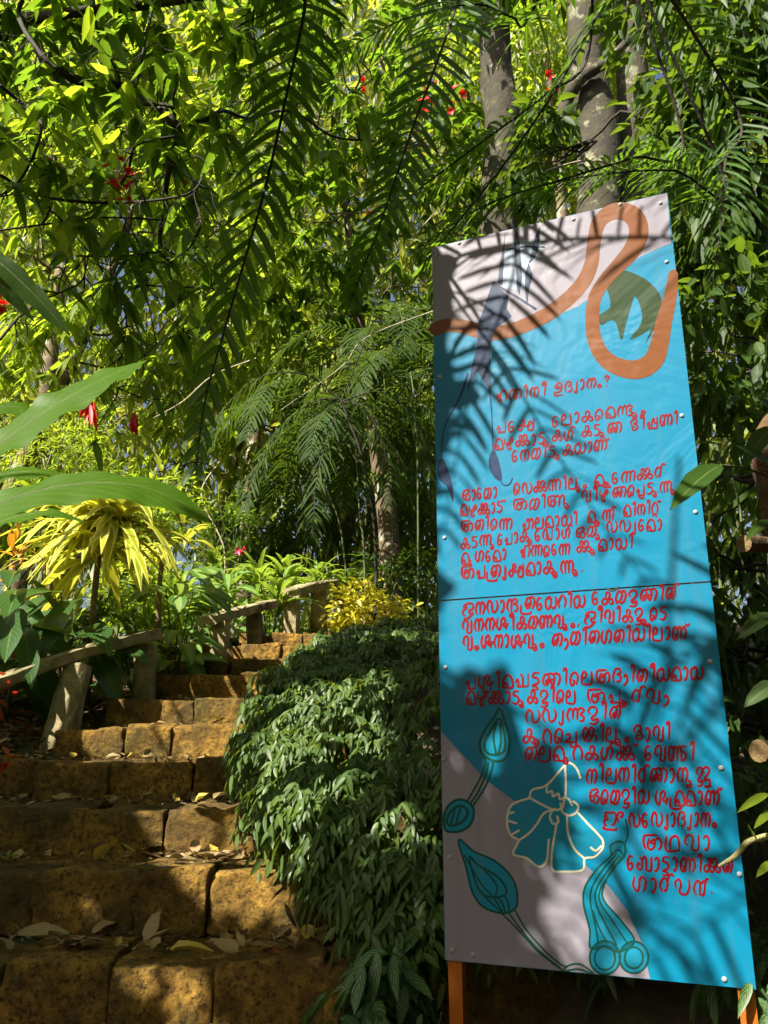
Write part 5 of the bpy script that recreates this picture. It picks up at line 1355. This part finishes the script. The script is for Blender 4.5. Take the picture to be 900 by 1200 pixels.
mb = MB(); tube(mb, smooth_path([gpt(-.1, 8.0), px(440, 640, 7.9), px(425, 540, 7.7), h], 6), (.016, .012), 7); mb.build('stem', [M['bark_dark']], ap2)
for pts in [[(400, 470), (360, 440), (310, 440), (270, 470), (245, 510)], [(400, 470), (370, 470), (330, 500), (300, 550), (285, 600)], [(400, 470), (430, 480), (450, 530), (455, 590)], [(400, 470), (385, 510), (370, 570), (368, 630)], [(400, 470), (420, 420), (440, 360), (430, 310)], [(400, 470), (450, 460), (490, 500), (505, 560)]]:
    mb = MB(); frond(mb, [px(u, v, 7.6 - .12 * i) for i, (u, v) in enumerate(pts)], 26, .27, .024, (.3, 1.0), .6, start=.15, skip=.12, jitter=.2, r=(.008, .003)); mb.build('frond', [M['bark_dark'], M['lf_palm']], ap2)
# lianas and air roots
for i, (pts, y, r, lab) in enumerate([([(520, 360), (430, 395), (400, 430), (330, 480)], 7.4, .006, 'straw coloured liana slanting behind the areca fronds'), ([(300, 420), (250, 440), (215, 470), (180, 490)], 7.2, .008, 'pale crooked liana behind the tip of the long frond'), ([(560, 195), (500, 260), (440, 330)], 6.2, .006, 'thin pale liana beside the top left of the signboard'),
                                     ([(258, 540), (236, 580), (262, 640), (262, 690)], 8.8, .012, 'grey leaning bare stem left of the areca palm'), ([(640, 200), (690, 188), (740, 200)], 5.2, .008, 'bleached bare twig over the top edge of the signboard')]):
    mb = MB(); P = smooth_path([px(u, v, y) for u, v in pts], 6)
    if i == 3: P = np.vstack([P, gpt(P[-1][0], P[-1][1])])
    tube(mb, P, (r, r * .6), 6, rough=.08)
    tag(mb.build('liana', [M['vine']]), lab, 'liana', 'bare lianas and stems')

# ------------------------------------------------------------------ at the right edge
jt = thing('stubby_trunk', 'brown fibrous trunk with sawn off branch stubs cut by the right edge', 'tree', tuple(gpt(1.45, 2.55)))
mb = MB(); tube(mb, smooth_path([gpt(1.36, 2.55), px(935, 1000, 2.55), px(928, 760, 2.55), px(916, 640, 2.55), px(902, 570, 2.55), px(903, 510, 2.55), px(915, 475, 2.55)], 6), (.065, .055, .045, .045, .045, .05, .01), 12, 0, rough=.10); mb.build('trunk', [M['stub']], jt)
for (u, v, u2, v2, r) in [(872, 637, 925, 640, .026), (890, 880, 945, 884, .032)]:
    mb = MB(); a, b = px(u, v, 2.40), px(u2, v2, 2.55)
    tube(mb, smooth_path([b, (a + b) / 2, a], 4), (r * .95, r, r), 12, 0, rough=.05, cap=False); o = mb.build('branch_stub', [M['stub']], jt)
    mb = MB(); d = nrm(a - b); e1 = nrm(np.cross(d, UP)); e2 = np.cross(e1, d)
    ring = [a + d * (.002 + .006 * (1 - q)) + r * q * (e1 * cos(w_) + e2 * sin(w_)) for q in (.98, .5) for w_ in np.arange(12) / 12 * 2 * pi]
    mb.add(np.vstack([ring, a + d * .004]), [(k, (k + 1) % 12, 12 + (k + 1) % 12, 12 + k) for k in range(12)], [(12 + k, 12 + (k + 1) % 12, 24) for k in range(12)]); mb.build('cut_face', [M['cutwood']], o)
mb = MB()
def big(u, v, y, u2, v2, y2, W, dr=.2):
    mb = MB(); a, b = px(u, v, y), px(u2, v2, y2); leaves(mb, [a], [b - a], [(-.1, -.8, .6)], np.linalg.norm(b - a), W, 'broad', dr, .25); mb.build('leaf', [M['lf_dark']], jt)
big(845, 545, 2.36, 783, 575, 2.22, .075); big(905, 545, 2.35, 862, 522, 2.3, .06, .0); big(905, 500, 2.4, 868, 535, 2.35, .06); big(905, 610, 2.4, 872, 620, 2.3, .035); big(850, 600, 2.6, 895, 565, 2.5, .03, 0); big(905, 720, 2.4, 862, 740, 2.4, .05); big(910, 800, 2.4, 870, 820, 2.4, .05)
mb = MB(); tube(mb, smooth_path([px(905, 560, 2.5), px(870, 548, 2.4), px(845, 545, 2.36)], 5), .004, 5); tube(mb, smooth_path([px(872, 640, 2.42), px(866, 590, 2.5), px(858, 560, 2.5)], 5), .004, 5); mb.build('twig', [M['stem']], jt)
tw = thing('young_shoot', 'pale green bare shoot slanting across the lower right edge of the signboard', 'shoot', tuple(gpt(1.25, 2.2)))
mb = MB(); tube(mb, smooth_path([gpt(1.22, 2.25), px(935, 1060, 2.2), px(915, 985, 2.2), px(880, 985, 2.18), px(862, 1003, 2.16), px(842, 1015, 2.15)], 6), (.006, .006, .006, .0075, .007, .003), 6); tube(mb, smooth_path([px(905, 980, 2.2), px(888, 985, 2.2), px(882, 975, 2.2)], 5), (.004, .003), 5); mb.build('stem', [M['twig']], tw)
for (u, v, u2, v2, W) in [(884, 982, 878, 968, .03), (900, 930, 872, 942, .022), (905, 950, 888, 962, .02), (905, 1010, 890, 1020, .02)]:
    mb = MB(); a, b = px(u, v, 2.2), px(u2, v2, 2.15); leaves(mb, [a], [b - a], [(-.1, -.8, .6)], np.linalg.norm(b - a) * 1.3, W, 'broad', .1, .25); mb.build('leaf', [M['lf_lime']], tw)

# ------------------------------------------------------------------ fallen leaves
FL = np.random.default_rng(31)
def fallen(p, L, W, ang, mat, curl, tilt=0.0, kind='broad'):
    mb = MB()
    d = np.array((cos(ang), sin(ang), tilt)); 
    leaves(mb, [np.zeros(3)], [d], [UP + FL.normal(size=3) * .25], L, W, kind, curl, FL.uniform(.2, .7))
    V = np.concatenate(mb.v); V = V + FL.normal(size=V.shape) * L * .035; mb.v = [V - (0, 0, V[:, 2].min()) + np.asarray(p)]
    return mb.build('fallen_leaf', [M[mat]])
ORD = {1: 'lowest', 2: 'second lowest', 3: 'third lowest', 4: 'fourth lowest', 5: 'fifth lowest'}
def tread(k, x, f): return np.array((x, SD[k] + .03 + (SD[k + 1] - SD[k] - .05) * f, SZ[k] + .020))
SPECIAL = [(1, (182, 1103), .13, .075, 1.1, 'dry_pale', -.1, 1.2, 'pale triangular dry leaf standing on edge on the lowest step'), (1, (215, 1118), .17, .085, .2, 'dry_yellow', .1, .05, 'large yellowish dry leaf flat on the lowest step'), (1, (200, 1132), .13, .05, -.2, 'dry_yellow', .05, .0, 'yellow fallen leaf at the front edge of the lowest step'),
           (1, (265, 1118), .12, .06, 2.8, 'dry', .0, .2, 'curled tan leaf beside the yellowish one on the lowest step'), (1, (318, 1126), .05, .015, 2.4, 'lf_red', -.1, .1, 'small red leaf scrap near the hedge on the lowest step'),
           (1, (40, 1102), .22, .08, .15, 'dry_pale', .05, .1, 'long crumpled pale leaf at the back left of the lowest step'), (1, (90, 1105), .18, .07, .1, 'dry', .05, .12, 'long crumpled brown leaf behind the standing leaf on the lowest step'),
           (2, (228, 1000), .10, .06, 1.9, 'dry', .1, .9, 'brown leaf propped up at the back of the second lowest step'), (2, (205, 1008), .07, .05, .1, 'dry_pale', 0, .1, 'white dry leaf lying on the second lowest step'), (2, (110, 1000), .11, .04, .9, 'dry_pale', .1, .5, 'pointed pale leaf leaning on the riser of the third step'), (2, (15, 1006), .09, .05, .4, 'lf_mid', 0, .05, 'green fallen leaf at the left end of the second lowest step'),
           (3, (172, 938), .08, .06, .5, 'dry', 0, .4, 'cupped tan leaf on the third lowest step'), (3, (132, 940), .07, .04, 1.3, 'dry', 0, .5, 'reddish brown curled leaf on the third lowest step'), (4, (172, 886), .07, .05, 1.0, 'dry_pale', 0, .6, 'pale leaf standing on the fourth lowest step'), (4, (55, 888), .08, .05, 0, 'dry_pale', 0, .1, 'pale yellow leaf on the ground beside the first rail post'), (4, (15, 880), .13, .06, -.2, 'lf_orange', 0, .1, 'orange red fallen leaf at the left end of the fourth lowest step')]
for k, (u, v), L, W, ang, mt, curl, tilt, lab in SPECIAL:
    zz = SZ[k] + .020; dx, dy, dz = ray(u, v); t_ = min((zz - HC) / dz, (SD[k + 1] - .03) / dy) if dz < 0 else (SD[k] + .2) / dy
    p = np.array((dx * t_, np.clip(dy * t_, SD[k] + .03, SD[k + 1] - .03), zz))
    L *= .85; W *= .85
    tag(fallen(p - np.array((cos(ang), sin(ang), 0)) * L * .4, L, W, ang, mt, curl, tilt), lab, 'leaf', 'fallen leaves on the steps')
for k in range(1, 6):
    for q in range({1: 60, 2: 36, 3: 26, 4: 14, 5: 6}[k]):
        x = FL.uniform(x_left(SD[k]) + .4 * (k < 4), x_hedge(SD[k]) + .05); f = FL.beta(1.3, 1.0)
        L = FL.uniform(.04, .11)
        tag(fallen(tread(k, x, f), L, L * FL.uniform(.3, .6), FL.uniform(0, 6.28), FL.choice(['dry', 'dry', 'dry', 'dry', 'dry', 'dry_pale', 'dry_yellow']), FL.uniform(-.2, .2), FL.uniform(0, .5)),
            'small dry leaf lying on the %s step in view' % ORD[k], 'leaf', 'small dry leaves on the %s step' % ORD[k])
# litter on the bank: nobody could count it
mb = MB(); n = 2600
x = FL.uniform(-3.2, -1.5, n); y = FL.uniform(3.9, 7.5, n); k = x < x_left(y) - .02
x, y = x[k], y[k]; n = len(x)
P = np.stack([x, y, ground_z(x, y) + .012], -1)
leaves(mb, P, nrm(np.stack([FL.normal(size=n), FL.normal(size=n), FL.uniform(-.1, .5, n)], -1)), UP + FL.normal(size=(n, 3)) * .4, FL.uniform(.03, .12, n), FL.uniform(.015, .045, n), 'broad', 0, .4)
for k in range(0, 9):       # crumbs and bits on the treads
    n = 420 if k < 5 else 160
    x = FL.uniform(x_left(SD[k]), x_hedge(SD[k]) + .1, n); f = FL.beta(1.6, .7, n)
    P = np.stack([x, SD[k] + .03 + (SD[k + 1] - SD[k] - .03) * f, np.full(n, SZ[k] + .012)], -1)
    Lb = FL.gamma(1.6, .014, n) + .008
    leaves(mb, P, nrm(np.stack([FL.normal(size=n), FL.normal(size=n), FL.uniform(-.05, .35, n)], -1)), UP + FL.normal(size=(n, 3)) * .5, Lb, Lb * FL.uniform(.15, .6, n), 'tiny', 0, .4, m=(k % 2))
tag(mb.build('leaf_litter', [M['dry'], M['bark']]), kind='stuff')
